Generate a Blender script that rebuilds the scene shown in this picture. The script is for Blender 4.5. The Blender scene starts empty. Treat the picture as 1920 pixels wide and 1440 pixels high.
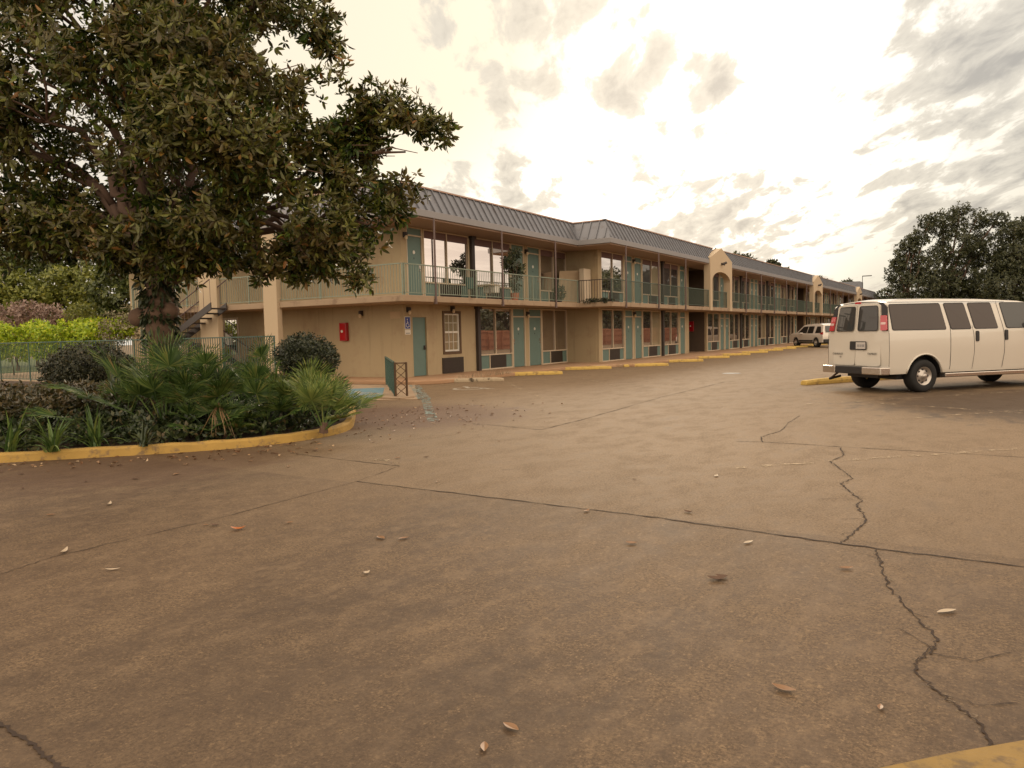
import bpy, bmesh, math, random
import numpy as np
from mathutils import Vector, Matrix, noise
R = math.radians
random.seed(7); rng = np.random.default_rng(7)
sc = bpy.context.scene
col = sc.collection

# ------------------------------------------------------------------ camera
cam = bpy.data.cameras.new("camera"); camo = bpy.data.objects.new("camera", cam); col.objects.link(camo)
cam.sensor_width = 36; cam.lens = 26.81; cam.clip_end = 3000; cam.clip_start = .05
camo.location = (0, 0, 1.55); camo.rotation_euler = (R(86.216), R(1.3045), R(31.968))
sc.camera = camo
sc.view_settings.view_transform = 'Standard'; sc.view_settings.look = 'None'
sc.view_settings.exposure = 0.0; sc.view_settings.gamma = 1
sc.cycles.max_bounces = 6; sc.cycles.transparent_max_bounces = 8
sc.cycles.caustics_reflective = False; sc.cycles.caustics_refractive = False
sc.cycles.sample_clamp_indirect = 4

# ------------------------------------------------------------------ node helper
class NT:
    def __init__(s, tree):
        s.t = tree; s.n = tree.nodes; s.l = tree.links
    def node(s, typ, **kw):
        n = s.n.new(typ)
        for k, v in kw.items(): setattr(n, k, v)
        return n
    def put(s, sock, v):
        if hasattr(v, 'is_output') or isinstance(v, bpy.types.NodeSocket): s.l.new(v, sock)
        else: sock.default_value = v
    def math(s, op, a, b=0.0, c=0.0, clamp=False):
        n = s.node('ShaderNodeMath', operation=op, use_clamp=clamp)
        for i, v in enumerate((a, b, c)): s.put(n.inputs[i], v)
        return n.outputs[0]
    def vmath(s, op, a, b=(0, 0, 0), out=0):
        n = s.node('ShaderNodeVectorMath', operation=op)
        s.put(n.inputs[0], a); s.put(n.inputs[1], b)
        return n.outputs[out]
    def noise(s, vec, scale, detail=4, rough=.55, dist=0.0):
        n = s.node('ShaderNodeTexNoise')
        if vec is not None: s.put(n.inputs['Vector'], vec)
        n.inputs['Scale'].default_value = scale; n.inputs['Detail'].default_value = detail
        n.inputs['Roughness'].default_value = rough; n.inputs['Distortion'].default_value = dist
        return n.outputs[0]
    def ramp(s, fac, stops, interp='LINEAR'):
        n = s.node('ShaderNodeValToRGB'); n.color_ramp.interpolation = interp
        e = n.color_ramp.elements
        while len(e) < len(stops): e.new(.5)
        for i, (p, c) in enumerate(stops):
            e[i].position = p; e[i].color = (*c, 1) if len(c) == 3 else c
        s.put(n.inputs[0], fac)
        return n.outputs[0]
    def mix(s, fac, a, b, mode='MIX'):
        n = s.node('ShaderNodeMix', data_type='RGBA', blend_type=mode)
        s.put(n.inputs[0], fac)
        for i, v in ((6, a), (7, b)):
            if isinstance(v, tuple) and len(v) == 3: v = (*v, 1)
            s.put(n.inputs[i], v)
        return n.outputs[2]
    def maprange(s, v, a, b, c=0.0, d=1.0, smooth=True):
        n = s.node('ShaderNodeMapRange', interpolation_type='SMOOTHSTEP' if smooth else 'LINEAR')
        s.put(n.inputs[0], v)
        for i, x in enumerate((a, b, c, d)): n.inputs[i + 1].default_value = x
        return n.outputs[0]

# ------------------------------------------------------------------ world (low sun behind broken cloud)
SUN_EL, SUN_AZ = R(24), R(-22)       # azimuth from +Y, negative = towards -X
world = bpy.data.worlds.new("World"); sc.world = world; world.use_nodes = True
W = NT(world.node_tree); W.n.clear()
out = W.node('ShaderNodeOutputWorld'); bg = W.node('ShaderNodeBackground'); W.l.new(bg.outputs[0], out.inputs[0])
bg.inputs[1].default_value = 0.1
sky = W.node('ShaderNodeTexSky', sky_type='NISHITA'); sky.sun_disc = False
sky.sun_elevation = SUN_EL; sky.sun_rotation = SUN_AZ
sky.air_density = 1.5; sky.dust_density = 3
d = W.node('ShaderNodeTexCoord').outputs['Generated']
sx = W.node('ShaderNodeSeparateXYZ'); W.l.new(d, sx.inputs[0]); DX, DY, DZ = sx.outputs
def dotdir(v):
    v = Vector(v).normalized()
    return W.vmath('DOT_PRODUCT', d, tuple(v), out=1)
zc = W.math('ADD', W.math('MAXIMUM', DZ, 0.0), 0.16)
cmb = W.node('ShaderNodeCombineXYZ'); W.put(cmb.inputs[0], W.math('DIVIDE', DX, zc)); W.put(cmb.inputs[1], W.math('DIVIDE', DY, zc))
mp0 = W.node('ShaderNodeMapping'); W.l.new(cmb.outputs[0], mp0.inputs[0]); mp0.inputs['Rotation'].default_value = (0, 0, R(-118))
mp = W.node('ShaderNodeMapping'); W.l.new(mp0.outputs[0], mp.inputs[0]); mp.inputs['Scale'].default_value = (0.62, 1.35, 1)
P = mp.outputs[0]
gl = dotdir((-.37, .90, .22))
# base veil brightness, raised behind the camera as added fill for the facade
gpos = W.math('MULTIPLY_ADD', gl, .5, .5)
base = W.ramp(gpos, [(0.0, (2.15, 1.82, 1.42)), (.45, (2.05, 1.72, 1.34)), (.62, (1.65, 1.34, 1.06)), (.78, (1.12, .90, .74)), (.92, (.88, .81, .69)), (.955, (.98, .91, .78)), (.982, (1.35, 1.27, 1.12)), (1.0, (1.7, 1.62, 1.5))])
base = W.mix(W.maprange(dotdir((-.60, .72, .38)), .955, .995), base, (1.05, .92, .71))
lowb = W.math('MULTIPLY', W.maprange(DZ, .18, .02), W.maprange(dotdir((.12, .99, .03)), .93, .985))
base = W.mix(W.math('MULTIPLY', lowb, .85), base, (.66, .63, .51))
# cloud masks
n1 = W.noise(P, 6.5, 9, .60, .3); n2 = W.noise(P, 1.9, 5, .6, .3)
right = W.maprange(dotdir((.30, .93, .17)), .86, .985)
spots = None
for v, a, b, am in [((-.487, .793, .372), .988, .9995, .20), ((-.372, .869, .327), .9970, .9997, .24), ((-.286, .912, .295), .9988, .9999, .20),
                ((-.535, .835, .165), .994, .9998, .16), ((-.30, .95, .09), .985, .9995, .20)]:
    m = W.math('MULTIPLY', W.maprange(dotdir(v), a, b), am)
    spots = m if spots is None else W.math('MAXIMUM', spots, m)
bias = W.math('ADD', W.math('MULTIPLY', right, .25), spots)
bias = W.math('ADD', bias, W.math('MULTIPLY', W.maprange(gl, .95, .80), .06))
cov = W.math('ADD', W.math('ADD', W.math('MULTIPLY', n1, .75), W.math('MULTIPLY', n2, .55)), bias)
mask = W.maprange(cov, .765, .845)
thick = W.maprange(cov, .82, 1.02)
ccol = W.mix(thick, (.72, .67, .58), (.38, .365, .345))
ccol = W.mix(W.maprange(gl, .9, .2), ccol, (1.3, 1.0, .76))
skyc = W.mix(W.math('MULTIPLY', mask, .9), base, ccol)
skyc = W.mix(W.maprange(DZ, 0.0, -.05), skyc, (.30, .22, .15))
skyc10 = W.mix(1.0, skyc, (10, 10, 10), 'MULTIPLY')
W.l.new(W.mix(.94, sky.outputs[0], skyc10), bg.inputs[0])

sun = bpy.data.lights.new("sun", 'SUN'); suno = bpy.data.objects.new("sun", sun); col.objects.link(suno)
sun.energy = 1.1; sun.angle = R(11); sun.color = (1.0, .84, .62)
sd = Vector((math.sin(SUN_AZ) * math.cos(SUN_EL), math.cos(SUN_AZ) * math.cos(SUN_EL), math.sin(SUN_EL)))
suno.rotation_euler = sd.to_track_quat('Z', 'Y').to_euler()

# ------------------------------------------------------------------ materials
def newmat(name):
    m = bpy.data.materials.new(name); m.use_nodes = True
    t = NT(m.node_tree); b = t.n['Principled BSDF']
    return m, t, b
def mat(name, c, rough=.6, metal=0.0, spec=.5, var=.12, scale=6.0, bump=0.0, bscale=60.0, coat=0.0, stain=None, streak=False):
    m, t, b = newmat(name)
    co = t.node('ShaderNodeTexCoord').outputs['Object']
    n = t.noise(co, scale, 6, .6)
    cc = t.mix(n, tuple(x * (1 - var) for x in c), tuple(min(1, x * (1 + var)) for x in c))
    if stain:
        s2 = t.maprange(t.noise(co, stain[1], 5, .65), .52, .68)
        cc = t.mix(t.math('MULTIPLY', s2, stain[2]), cc, stain[0])
    if streak:
        m3 = t.node('ShaderNodeMapping'); t.l.new(co, m3.inputs[0]); m3.inputs['Scale'].default_value = (3.5, 3.5, .22)
        cc = t.mix(t.math('MULTIPLY', t.maprange(t.noise(m3.outputs[0], 1.0, 6, .7), .53, .72), .42), cc, tuple(x * .55 for x in c))
    t.put(b.inputs['Base Color'], cc)
    b.inputs['Roughness'].default_value = rough; b.inputs['Metallic'].default_value = metal
    b.inputs['Specular IOR Level'].default_value = spec; b.inputs['Coat Weight'].default_value = coat
    if bump:
        bn = t.node('ShaderNodeBump'); bn.inputs['Strength'].default_value = bump; bn.inputs['Distance'].default_value = .01
        t.put(bn.inputs['Height'], t.noise(co, bscale, 3)); t.l.new(bn.outputs[0], b.inputs['Normal'])
    return m
def leafmat(name, ramp_stops, back=None, rough=.45, trans=.15, spec=.5, patch=None):
    m, t, b = newmat(name)
    geo = t.node('ShaderNodeNewGeometry')
    c = t.ramp(geo.outputs['Random Per Island'], ramp_stops)
    if patch: c = t.mix(t.math('MULTIPLY', t.maprange(t.noise(t.node('ShaderNodeTexCoord').outputs['Object'], 1.3, 5, .65), .48, .68), .55), c, patch)
    if back: c = t.mix(t.math('MULTIPLY', geo.outputs['Backfacing'], back[1]), c, back[0])
    t.put(b.inputs['Base Color'], c)
    b.inputs['Roughness'].default_value = rough; b.inputs['Specular IOR Level'].default_value = spec
    if trans:
        tr = t.node('ShaderNodeBsdfTranslucent'); t.put(tr.inputs[0], c)
        mx = t.node('ShaderNodeMixShader'); mx.inputs[0].default_value = trans
        t.l.new(b.outputs[0], mx.inputs[1]); t.l.new(tr.outputs[0], mx.inputs[2])
        t.l.new(mx.outputs[0], t.n['Material Output'].inputs[0])
    return m
def glassmat(name, dark, tint=(.92, .88, .84), refl=.55, rough=.015):
    m, t, b = newmat(name)
    co = t.node('ShaderNodeTexCoord').outputs['Object']
    t.put(b.inputs['Base Color'], t.mix(t.noise(co, 1.5, 3), tuple(x * .6 for x in dark), dark))
    b.inputs['Roughness'].default_value = .5
    g = t.node('ShaderNodeBsdfGlossy'); g.inputs[0].default_value = (*tint, 1); g.inputs['Roughness'].default_value = rough
    bn = t.node('ShaderNodeBump'); bn.inputs['Strength'].default_value = .06; bn.inputs['Distance'].default_value = .02
    t.put(bn.inputs['Height'], t.noise(co, 1.1, 1)); t.l.new(bn.outputs[0], g.inputs['Normal'])
    fr = t.node('ShaderNodeFresnel'); fr.inputs[0].default_value = 1.5
    f = t.math('ADD', t.math('MULTIPLY', fr.outputs[0], 1 - refl), refl, clamp=True)
    mx = t.node('ShaderNodeMixShader'); t.put(mx.inputs[0], f)
    t.l.new(b.outputs[0], mx.inputs[1]); t.l.new(g.outputs[0], mx.inputs[2])
    t.l.new(mx.outputs[0], t.n['Material Output'].inputs[0])
    return m

M = {}
M['column'] = mat('lit_column_stucco', (.50, .385, .255), .85, var=.06, scale=1, bump=.3, bscale=90)  # stucco made paler; light falling on the columns is put into the colour
M['stucco'] = mat('stucco', (.425, .33, .20), .85, var=.10, scale=.8, bump=.35, bscale=90, stain=((.33, .225, .14), 1.2, .45), streak=True)
M['trim'] = mat('trim_paint', (.58, .47, .34), .6, var=.08)
M['teal'] = mat('teal_paint', (.125, .195, .170), .5, var=.12, scale=3)
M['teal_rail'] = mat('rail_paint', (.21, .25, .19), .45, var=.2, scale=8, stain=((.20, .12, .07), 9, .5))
M['rail_shaded'] = mat('shaded_rail_paint', (.085, .115, .090), .5, var=.3, scale=8)  # same railing darkened; shade on the farther wings is in its colour
M['brz_shade'] = mat('breezeway_shade', (.10, .068, .045), .85)  # brown wall tone darkened to carry the shade inside the breezeways
M['green_rail'] = mat('green_rail_paint', (.045, .095, .075), .5, var=.2)
M['darkmetal'] = mat('dark_brown_metal', (.045, .035, .032), .5, var=.2)
M['post'] = mat('post_paint', (.13, .085, .075), .5, var=.2)
M['brown'] = mat('brown_trim', (.10, .055, .025), .6)
M['grille'] = mat('dark_grille', (.04, .028, .02), .6)
M['band'] = mat('head_band', (.16, .09, .08), .7)
M['roof'] = mat('roof_metal', (.19, .19, .205), .38, metal=.25, var=.10, scale=1.5, stain=((.125, .105, .10), 2.5, .5))
M['roofcap'] = mat('roof_cap', (.42, .27, .20), .5)
M['fascia'] = mat('fascia_paint', (.25, .235, .235), .5, var=.08, scale=1.5)
M['soffit'] = mat('soffit_paint', (.42, .29, .22), .8)
M['slab'] = mat('balcony_concrete', (.34, .24, .155), .8, var=.15, scale=2, stain=((.16, .10, .06), 2.2, .6))
M['glass'] = glassmat('window_glass', (.035, .025, .022), refl=.92, tint=(1.0, .95, .92))
M['glass_low'] = glassmat('window_glass_low', (.05, .032, .026), refl=.50)
M['glass_dark'] = glassmat('window_glass_dark', (.025, .018, .02), refl=.10)
M['glass_curt'] = glassmat('window_glass_curtain', (.34, .27, .15), refl=.08)
M['cargl'] = glassmat('car_glass', (.008, .008, .008), refl=.03, tint=(.6, .58, .55))
M['cargl_side'] = glassmat('car_glass_side', (.035, .022, .017), refl=.0, tint=(.46, .39, .34))
M['curtain'] = mat('curtain', (.42, .36, .22), .9)
M['white'] = mat('white_paint', (.72, .68, .6), .5, var=.05)
M['red'] = mat('red_paint', (.35, .018, .02), .4)
M['blue'] = mat('sign_blue', (.03, .05, .25), .5)
M['walk'] = mat('walkway_concrete', (.40, .235, .13), .8, var=.2, scale=1.6, bump=.3, stain=((.46, .32, .20), 1.1, .8))
M['pad'] = mat('pad_concrete', (.38, .27, .17), .8, var=.2, scale=1.8, bump=.3, stain=((.24, .15, .09), 1.6, .5))
M['kerbdull'] = mat('kerb_dull', (.26, .165, .05), .85, var=.3, scale=5, bump=.6, stain=((.12, .08, .045), 7, .8))
M['kerb'] = mat('kerb_yellow', (.43, .265, .065), .8, var=.3, scale=3, bump=.8, stain=((.20, .13, .065), 6.5, .9))
M['stop'] = mat('wheel_stop_yellow', (.55, .37, .095), .75, var=.2, scale=4, bump=.5, stain=((.20, .12, .06), 6, .7))
M['stopw'] = mat('wheel_stop_white', (.42, .33, .22), .85, var=.3, scale=4, bump=.5, stain=((.05, .035, .02), 4, .95))
M['soil'] = mat('soil', (.06, .035, .02), .95, bump=.8, bscale=20)
M['crack'] = mat('crack_dark', (.035, .02, .012), .95)
M['bark'] = mat('bark', (.12, .07, .045), .9, var=.4, scale=5, bump=1.0, bscale=14, stain=((.22, .16, .11), 3.5, .7))
M['twig'] = mat('twig_bark', (.14, .085, .06), .9, var=.3)
M['rubber'] = mat('rubber', (.012, .011, .01), .8)
M['carwhite'] = mat('car_white', (.61, .555, .475), .28, var=.02, scale=1, coat=.5)
M['carsuv'] = mat('suv_paint', (.68, .60, .52), .3, var=.02, coat=.4)
M['blacktrim'] = mat('black_trim', (.02, .018, .018), .5)
M['chrome'] = mat('chrome', (.62, .56, .5), .25, metal=.9, var=.05)
M['steel'] = mat('wheel_steel', (.48, .43, .38), .35, metal=.7)
M['taillight'] = mat('taillight_red', (.42, .008, .015), .15, coat=1.0, var=.15, scale=12)
M['lens'] = mat('clear_lens', (.62, .42, .38), .15, coat=1.0)
M['plate'] = mat('plate', (.50, .46, .42), .4, var=.2, scale=30)
M['wood'] = mat('fence_wood', (.34, .135, .07), .8, var=.35, scale=2.5)
M['woodpale'] = mat('pale_board', (.50, .36, .22), .7, var=.15, scale=3)
M['terracotta'] = mat('terracotta', (.42, .16, .09), .8)
M['lampglass'] = mat('lamp_glass', (.70, .55, .36), .3)
M['linew'] = mat('line_paint_white', (.46, .36, .25), .8, var=.2, scale=5)
M['lineb'] = mat('line_paint_blue', (.27, .30, .25), .8, var=.25, scale=5)
M['padblue'] = mat('pad_paint_blue', (.14, .25, .29), .8, var=.25, scale=3, stain=((.36, .27, .18), 4, .7))

# worn paint: paint shows only where wear mask keeps it
def wornmat(name, c, keep, scale=6):
    m, t, b = newmat(name)
    co = t.node('ShaderNodeTexCoord').outputs['Object']
    t.put(b.inputs['Base Color'], (*c, 1)); b.inputs['Roughness'].default_value = .85
    t.put(b.inputs['Alpha'], t.maprange(t.noise(co, scale, 7, .75), .62 - keep, .72 - keep, 0, .85))
    return m
M['wornw'] = wornmat('worn_white_line', (.44, .34, .22), .125)
M['crumble'] = wornmat('crumbled_edge', (.20, .145, .092), .10, 22)
M['wornb'] = wornmat('worn_blue_line', (.25, .32, .29), .15, 5)
M['wornsym'] = wornmat('worn_symbol', (.52, .46, .37), .26)

# magnolia leaves: green above, rust below; a few yellow and orange
M['mag'] = leafmat('magnolia_leaf', [(0, (.014, .028, .005)), (.35, (.034, .064, .010)), (.7, (.078, .118, .018)), (.90, (.19, .235, .038)), (.968, (.13, .13, .03)), (.975, (.22, .15, .03)), (.99, (.34, .13, .03)), (1, (.34, .22, .04))],
                   back=((.14, .080, .030), .40), rough=.40, trans=.16, spec=.35, patch=(.15, .085, .028))
M['palm'] = leafmat('palmetto_leaf', [(0, (.035, .075, .018)), (.5, (.080, .140, .034)), (.85, (.16, .23, .055)), (.97, (.24, .25, .07)), (1, (.3, .2, .08))], rough=.45, trans=.25)
M['palmlight'] = leafmat('palmetto_light_leaf', [(0, (.08, .13, .03)), (.5, (.16, .22, .05)), (.9, (.26, .30, .08)), (1, (.34, .28, .10))], rough=.45, trans=.3)
M['dryleaf'] = leafmat('dry_frond', [(0, (.20, .12, .055)), (1, (.32, .20, .10))], trans=.2)
M['gcover'] = leafmat('groundcover_leaf', [(0, (.015, .024, .009)), (.5, (.032, .048, .014)), (.85, (.06, .075, .022)), (1, (.12, .08, .035))], trans=.1)
M['hedgeb'] = leafmat('brown_hedge_leaf', [(0, (.035, .038, .014)), (.5, (.075, .062, .022)), (.85, (.12, .085, .03)), (1, (.17, .11, .04))], trans=.15)
M['dbush'] = leafmat('dark_bush_leaf', [(0, (.016, .019, .008)), (.5, (.034, .040, .014)), (.88, (.065, .062, .024)), (1, (.13, .10, .05))], trans=.1)
M['dbushg'] = leafmat('dark_green_bush_leaf', [(0, (.016, .024, .010)), (.5, (.036, .048, .018)), (.9, (.07, .08, .03)), (1, (.13, .12, .06))], trans=.1)
M['lime'] = leafmat('lime_vine_leaf', [(0, (.16, .25, .012)), (.5, (.36, .48, .025)), (.85, (.52, .62, .04)), (1, (.60, .52, .05))], trans=.35)
M['pinkb'] = leafmat('pink_brush', [(0, (.17, .11, .085)), (.6, (.30, .20, .16)), (1, (.38, .27, .21))], trans=.2)
M['drybr'] = leafmat('dry_brush', [(0, (.14, .12, .06)), (.6, (.24, .20, .11)), (1, (.34, .30, .18))], trans=.2)
M['olive'] = leafmat('olive_leaf', [(0, (.085, .10, .015)), (.6, (.17, .19, .03)), (1, (.27, .27, .05))], trans=.2)
M['dolive'] = leafmat('dark_olive_leaf', [(0, (.035, .05, .010)), (.6, (.075, .095, .018)), (1, (.13, .14, .03))], trans=.15)
M['oak'] = leafmat('oak_leaf', [(0, (.024, .030, .011)), (.6, (.052, .060, .022)), (1, (.095, .092, .035))], trans=.15)
M['litter'] = leafmat('litter_leaf', [(0, (.12, .05, .02)), (.5, (.22, .11, .05)), (.8, (.36, .22, .11)), (1, (.50, .36, .22))], trans=.1)
M['orangeleaf'] = leafmat('orange_leaf', [(0, (.40, .12, .03)), (1, (.45, .15, .04))], trans=.1)
M['paleleaf'] = leafmat('pale_leaf', [(0, (.5, .40, .28)), (1, (.52, .42, .30))], trans=.1)

# lot concrete
m, t, b = newmat('lot_concrete'); M['lot'] = m
co = t.node('ShaderNodeTexCoord').outputs['Object']
mpn = t.node('ShaderNodeMapping'); t.l.new(co, mpn.inputs[0]); mpn.inputs['Rotation'].default_value = (0, 0, R(-32)); mpn.inputs['Scale'].default_value = (1, .55, 1)
cv = mpn.outputs[0]
big = t.noise(cv, .22, 5, .6, .4); mid = t.noise(cv, 2.3, 10, .74, .15); fine = t.noise(co, 11, 7, .75)
grain = t.noise(co, 140, 3, .8)
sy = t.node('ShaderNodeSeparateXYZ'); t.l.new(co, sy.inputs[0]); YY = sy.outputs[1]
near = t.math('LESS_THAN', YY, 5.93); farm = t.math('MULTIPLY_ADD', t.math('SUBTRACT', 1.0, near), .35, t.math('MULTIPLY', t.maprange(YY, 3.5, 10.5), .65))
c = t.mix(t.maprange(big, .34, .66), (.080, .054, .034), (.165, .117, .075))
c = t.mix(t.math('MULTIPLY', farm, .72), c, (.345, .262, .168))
c = t.mix(t.math('MULTIPLY', t.maprange(mid, .42, .68), .55), c, (.235, .175, .112))
c = t.mix(t.math('MULTIPLY', t.maprange(mid, .50, .30), .45), c, (.062, .041, .026))
c = t.mix(t.math('MULTIPLY', t.maprange(fine, .40, .68), .40), c, (.215, .158, .100))
# exposed stones: voronoi chips
vor = t.node('ShaderNodeTexVoronoi'); t.put(vor.inputs['Vector'], co); vor.inputs['Scale'].default_value = 62
chip = t.math('MULTIPLY', t.math('LESS_THAN', vor.outputs['Distance'], .30), t.math('GREATER_THAN', t.node('ShaderNodeSeparateColor').outputs[0], .0))
sp = t.node('ShaderNodeSeparateColor'); t.l.new(vor.outputs['Color'], sp.inputs[0])
chip = t.math('MULTIPLY', t.math('LESS_THAN', vor.outputs['Distance'], t.math('MULTIPLY', fine, .62)), t.math('GREATER_THAN', sp.outputs[0], .55))
c = t.mix(t.math('MULTIPLY', chip, t.math('MULTIPLY', t.math('MULTIPLY', sp.outputs[1], t.maprange(mid, .38, .62, .25, 1)), t.math('MULTIPLY_ADD', near, .6, .25))), c, (.34, .25, .165))
dch = t.math('MULTIPLY', t.math('LESS_THAN', vor.outputs['Distance'], .34), t.math('LESS_THAN', sp.outputs[0], .25))
c = t.mix(t.math('MULTIPLY', dch, .5), c, (.045, .028, .018))
g2 = t.noise(co, 52, 6, .8); g3 = t.noise(co, 24, 6, .8)
c = t.mix(t.math('MULTIPLY', t.maprange(g2, .42, .60, 0, .95), t.maprange(mid, .35, .62, .45, 1)), c, t.mix(.78, c, (.034, .021, .012)))
c = t.mix(t.math('MULTIPLY', t.maprange(g3, .55, .64, 0, .75), t.maprange(big, .35, .6, .3, 1)), c, (.32, .235, .145))
c = t.mix(t.math('MULTIPLY', t.maprange(g2, .64, .70), .8), c, (.48, .36, .23))
# reddish leaf stain beside the planter, van shadow painted into the lot colour
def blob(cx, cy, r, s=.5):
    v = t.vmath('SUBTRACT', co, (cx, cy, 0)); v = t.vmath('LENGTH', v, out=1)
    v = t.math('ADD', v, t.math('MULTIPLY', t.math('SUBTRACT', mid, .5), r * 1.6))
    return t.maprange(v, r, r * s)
drip = t.noise(co, 2.7, 4, .6); c = t.mix(t.math('MULTIPLY', t.maprange(drip, .66, .74), .3), c, (.05, .035, .024))
pal = t.noise(cv, 5.2, 9, .78, .2); c = t.mix(t.math('MULTIPLY', t.maprange(pal, .44, .74), .50), c, (.255, .192, .130))
c = t.mix(t.math('MULTIPLY', blob(-2.6, 1.2, 2.6, .3), .35), c, (.060, .043, .030))
c = t.mix(t.math('MULTIPLY', blob(1.6, 4.4, 2.0, .3), .35), c, (.055, .040, .029))
c = t.mix(t.math('MULTIPLY', blob(-9.6, 11.4, 2.8), .60), c, (.100, .048, .032))
c = t.mix(t.math('MULTIPLY', blob(-9.2, 5.6, 2.3), .45), c, (.09, .048, .030))
c = t.mix(t.math('MULTIPLY', blob(1.2, 17.6, 4.4, .55), .72), c, (.045, .029, .019))  # shadow under and before the van, put into the colour
c = t.mix(1.0, c, (.95, .855, .735), "MULTIPLY")
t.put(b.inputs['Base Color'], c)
t.put(b.inputs['Roughness'], t.maprange(mid, .3, .7, .70, .80)); b.inputs['Specular IOR Level'].default_value = .36
bn = t.node('ShaderNodeBump'); bn.inputs['Strength'].default_value = .55; bn.inputs['Distance'].default_value = .006
hh = t.math('ADD', t.math('MULTIPLY', grain, .6), t.math('ADD', chip, t.math('MULTIPLY', fine, 1.5)))
t.put(bn.inputs['Height'], hh); t.l.new(bn.outputs[0], b.inputs['Normal'])
M['grass'] = mat('dry_grass_ground', (.10, .12, .04), .95, var=.4, scale=1.5)

# ------------------------------------------------------------------ mesh helpers
def link(o, parent=None):
    col.objects.link(o)
    if parent is not None:
        o.parent = parent
        w = Matrix.Identity(4); p = parent
        chain = []
        while p is not None: chain.append(p); p = p.parent
        for q in reversed(chain): w = w @ q.matrix_parent_inverse @ q.matrix_basis
        o.matrix_parent_inverse = w.inverted()
    return o
def tag(o, label=None, cat=None, group=None, kind=None):
    if label: o['label'] = label
    if cat: o['category'] = cat
    if group: o['group'] = group
    if kind: o['kind'] = kind
    return o
def empty(name, loc, label, cat, group=None, rz=0):
    o = bpy.data.objects.new(name, None); col.objects.link(o); o.location = loc; o.rotation_euler = (0, 0, rz)
    o.empty_display_size = .2
    return tag(o, label, cat, group)
class MB:
    def __init__(s): s.v = []; s.f = []; s.mi = []; s.cur = 0
    def add(s, vs, fs):
        k = len(s.v); s.v += [tuple(v) for v in vs]; s.f += [tuple(i + k for i in f) for f in fs]; s.mi += [s.cur] * len(fs)
        return s
    def box(s, x0, x1, y0, y1, z0, z1):
        if x0 > x1: x0, x1 = x1, x0
        if y0 > y1: y0, y1 = y1, y0
        return s.add([(x, y, z) for x in (x0, x1) for y in (y0, y1) for z in (z0, z1)],
                     [(0, 1, 3, 2), (4, 6, 7, 5), (0, 4, 5, 1), (2, 3, 7, 6), (0, 2, 6, 4), (1, 5, 7, 3)])
    def prism(s, pts, z0, z1):
        a = sum(pts[i][0] * pts[(i + 1) % len(pts)][1] - pts[(i + 1) % len(pts)][0] * pts[i][1] for i in range(len(pts)))
        if a < 0: pts = pts[::-1]
        n = len(pts)
        return s.add([(x, y, z0) for x, y in pts] + [(x, y, z1) for x, y in pts],
                     [tuple(range(n))[::-1], tuple(range(n, 2 * n))] + [(i, (i + 1) % n, n + (i + 1) % n, n + i) for i in range(n)])
    def slab(s, fn, pts, th):
        """flat polygon pts (a,b) mapped by fn(a,b,offset) with thickness th"""
        n = len(pts)
        return s.add([fn(a, b_, 0) for a, b_ in pts] + [fn(a, b_, th) for a, b_ in pts],
                     [tuple(range(n))[::-1], tuple(range(n, 2 * n))] + [(i, (i + 1) % n, n + (i + 1) % n, n + i) for i in range(n)])
    def tube(s, path, rad, n=8, cap=True):
        P_ = [Vector(p) for p in path]
        if not hasattr(rad, '__len__'): rad = [rad] * len(P_)
        k = len(s.v); rings = []
        up = Vector((0, 0, 1))
        for i, p in enumerate(P_):
            dd = (P_[min(i + 1, len(P_) - 1)] - P_[max(i - 1, 0)]).normalized()
            a = dd.cross(up)
            if a.length < .1: a = dd.cross(Vector((1, 0, 0)))
            a.normalize(); b_ = dd.cross(a).normalized()
            rings.append([tuple(p + (a * math.cos(2 * math.pi * j / n) + b_ * math.sin(2 * math.pi * j / n)) * rad[i]) for j in range(n)])
        vs = [v for r_ in rings for v in r_]
        fs = [(i * n + j, i * n + (j + 1) % n, (i + 1) * n + (j + 1) % n, (i + 1) * n + j) for i in range(len(P_) - 1) for j in range(n)]
        if cap: fs += [tuple(range(n))[::-1], tuple(range((len(P_) - 1) * n, len(P_) * n))]
        return s.add(vs, fs)
    def lathe(s, prof, n=24, c=(0, 0, 0), axis='z'):
        vs = []
        for r_, h_ in prof:
            for j in range(n):
                a = 2 * math.pi * j / n; x, y = r_ * math.cos(a), r_ * math.sin(a)
                v = (x, y, h_) if axis == 'z' else ((x, h_, y) if axis == 'y' else (h_, x, y))
                vs.append((v[0] + c[0], v[1] + c[1], v[2] + c[2]))
        fs = [(i * n + j, i * n + (j + 1) % n, (i + 1) * n + (j + 1) % n, (i + 1) * n + j) for i in range(len(prof) - 1) for j in range(n)]
        return s.add(vs, fs)
    def build(s, name, m, parent=None, smooth=False, bevel=0, local=False, seg=2):
        me = bpy.data.meshes.new(name); me.from_pydata(s.v, [], s.f)
        ms = m if isinstance(m, (list, tuple)) else [m]
        for x in ms: me.materials.append(M[x] if isinstance(x, str) else x)
        if len(ms) > 1: me.polygons.foreach_set('material_index', s.mi)
        bm = bmesh.new(); bm.from_mesh(me); bmesh.ops.recalc_face_normals(bm, faces=bm.faces); bm.to_mesh(me); bm.free()
        if smooth: me.polygons.foreach_set('use_smooth', [True] * len(me.polygons))
        o = bpy.data.objects.new(name, me)
        if local: col.objects.link(o); o.parent = parent
        else: link(o, parent)
        if bevel:
            bv = o.modifiers.new('bevel', 'BEVEL'); bv.width = bevel; bv.segments = seg; bv.limit_method = 'ANGLE'; bv.angle_limit = R(35)
            bv.harden_normals = False
        return o

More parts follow.
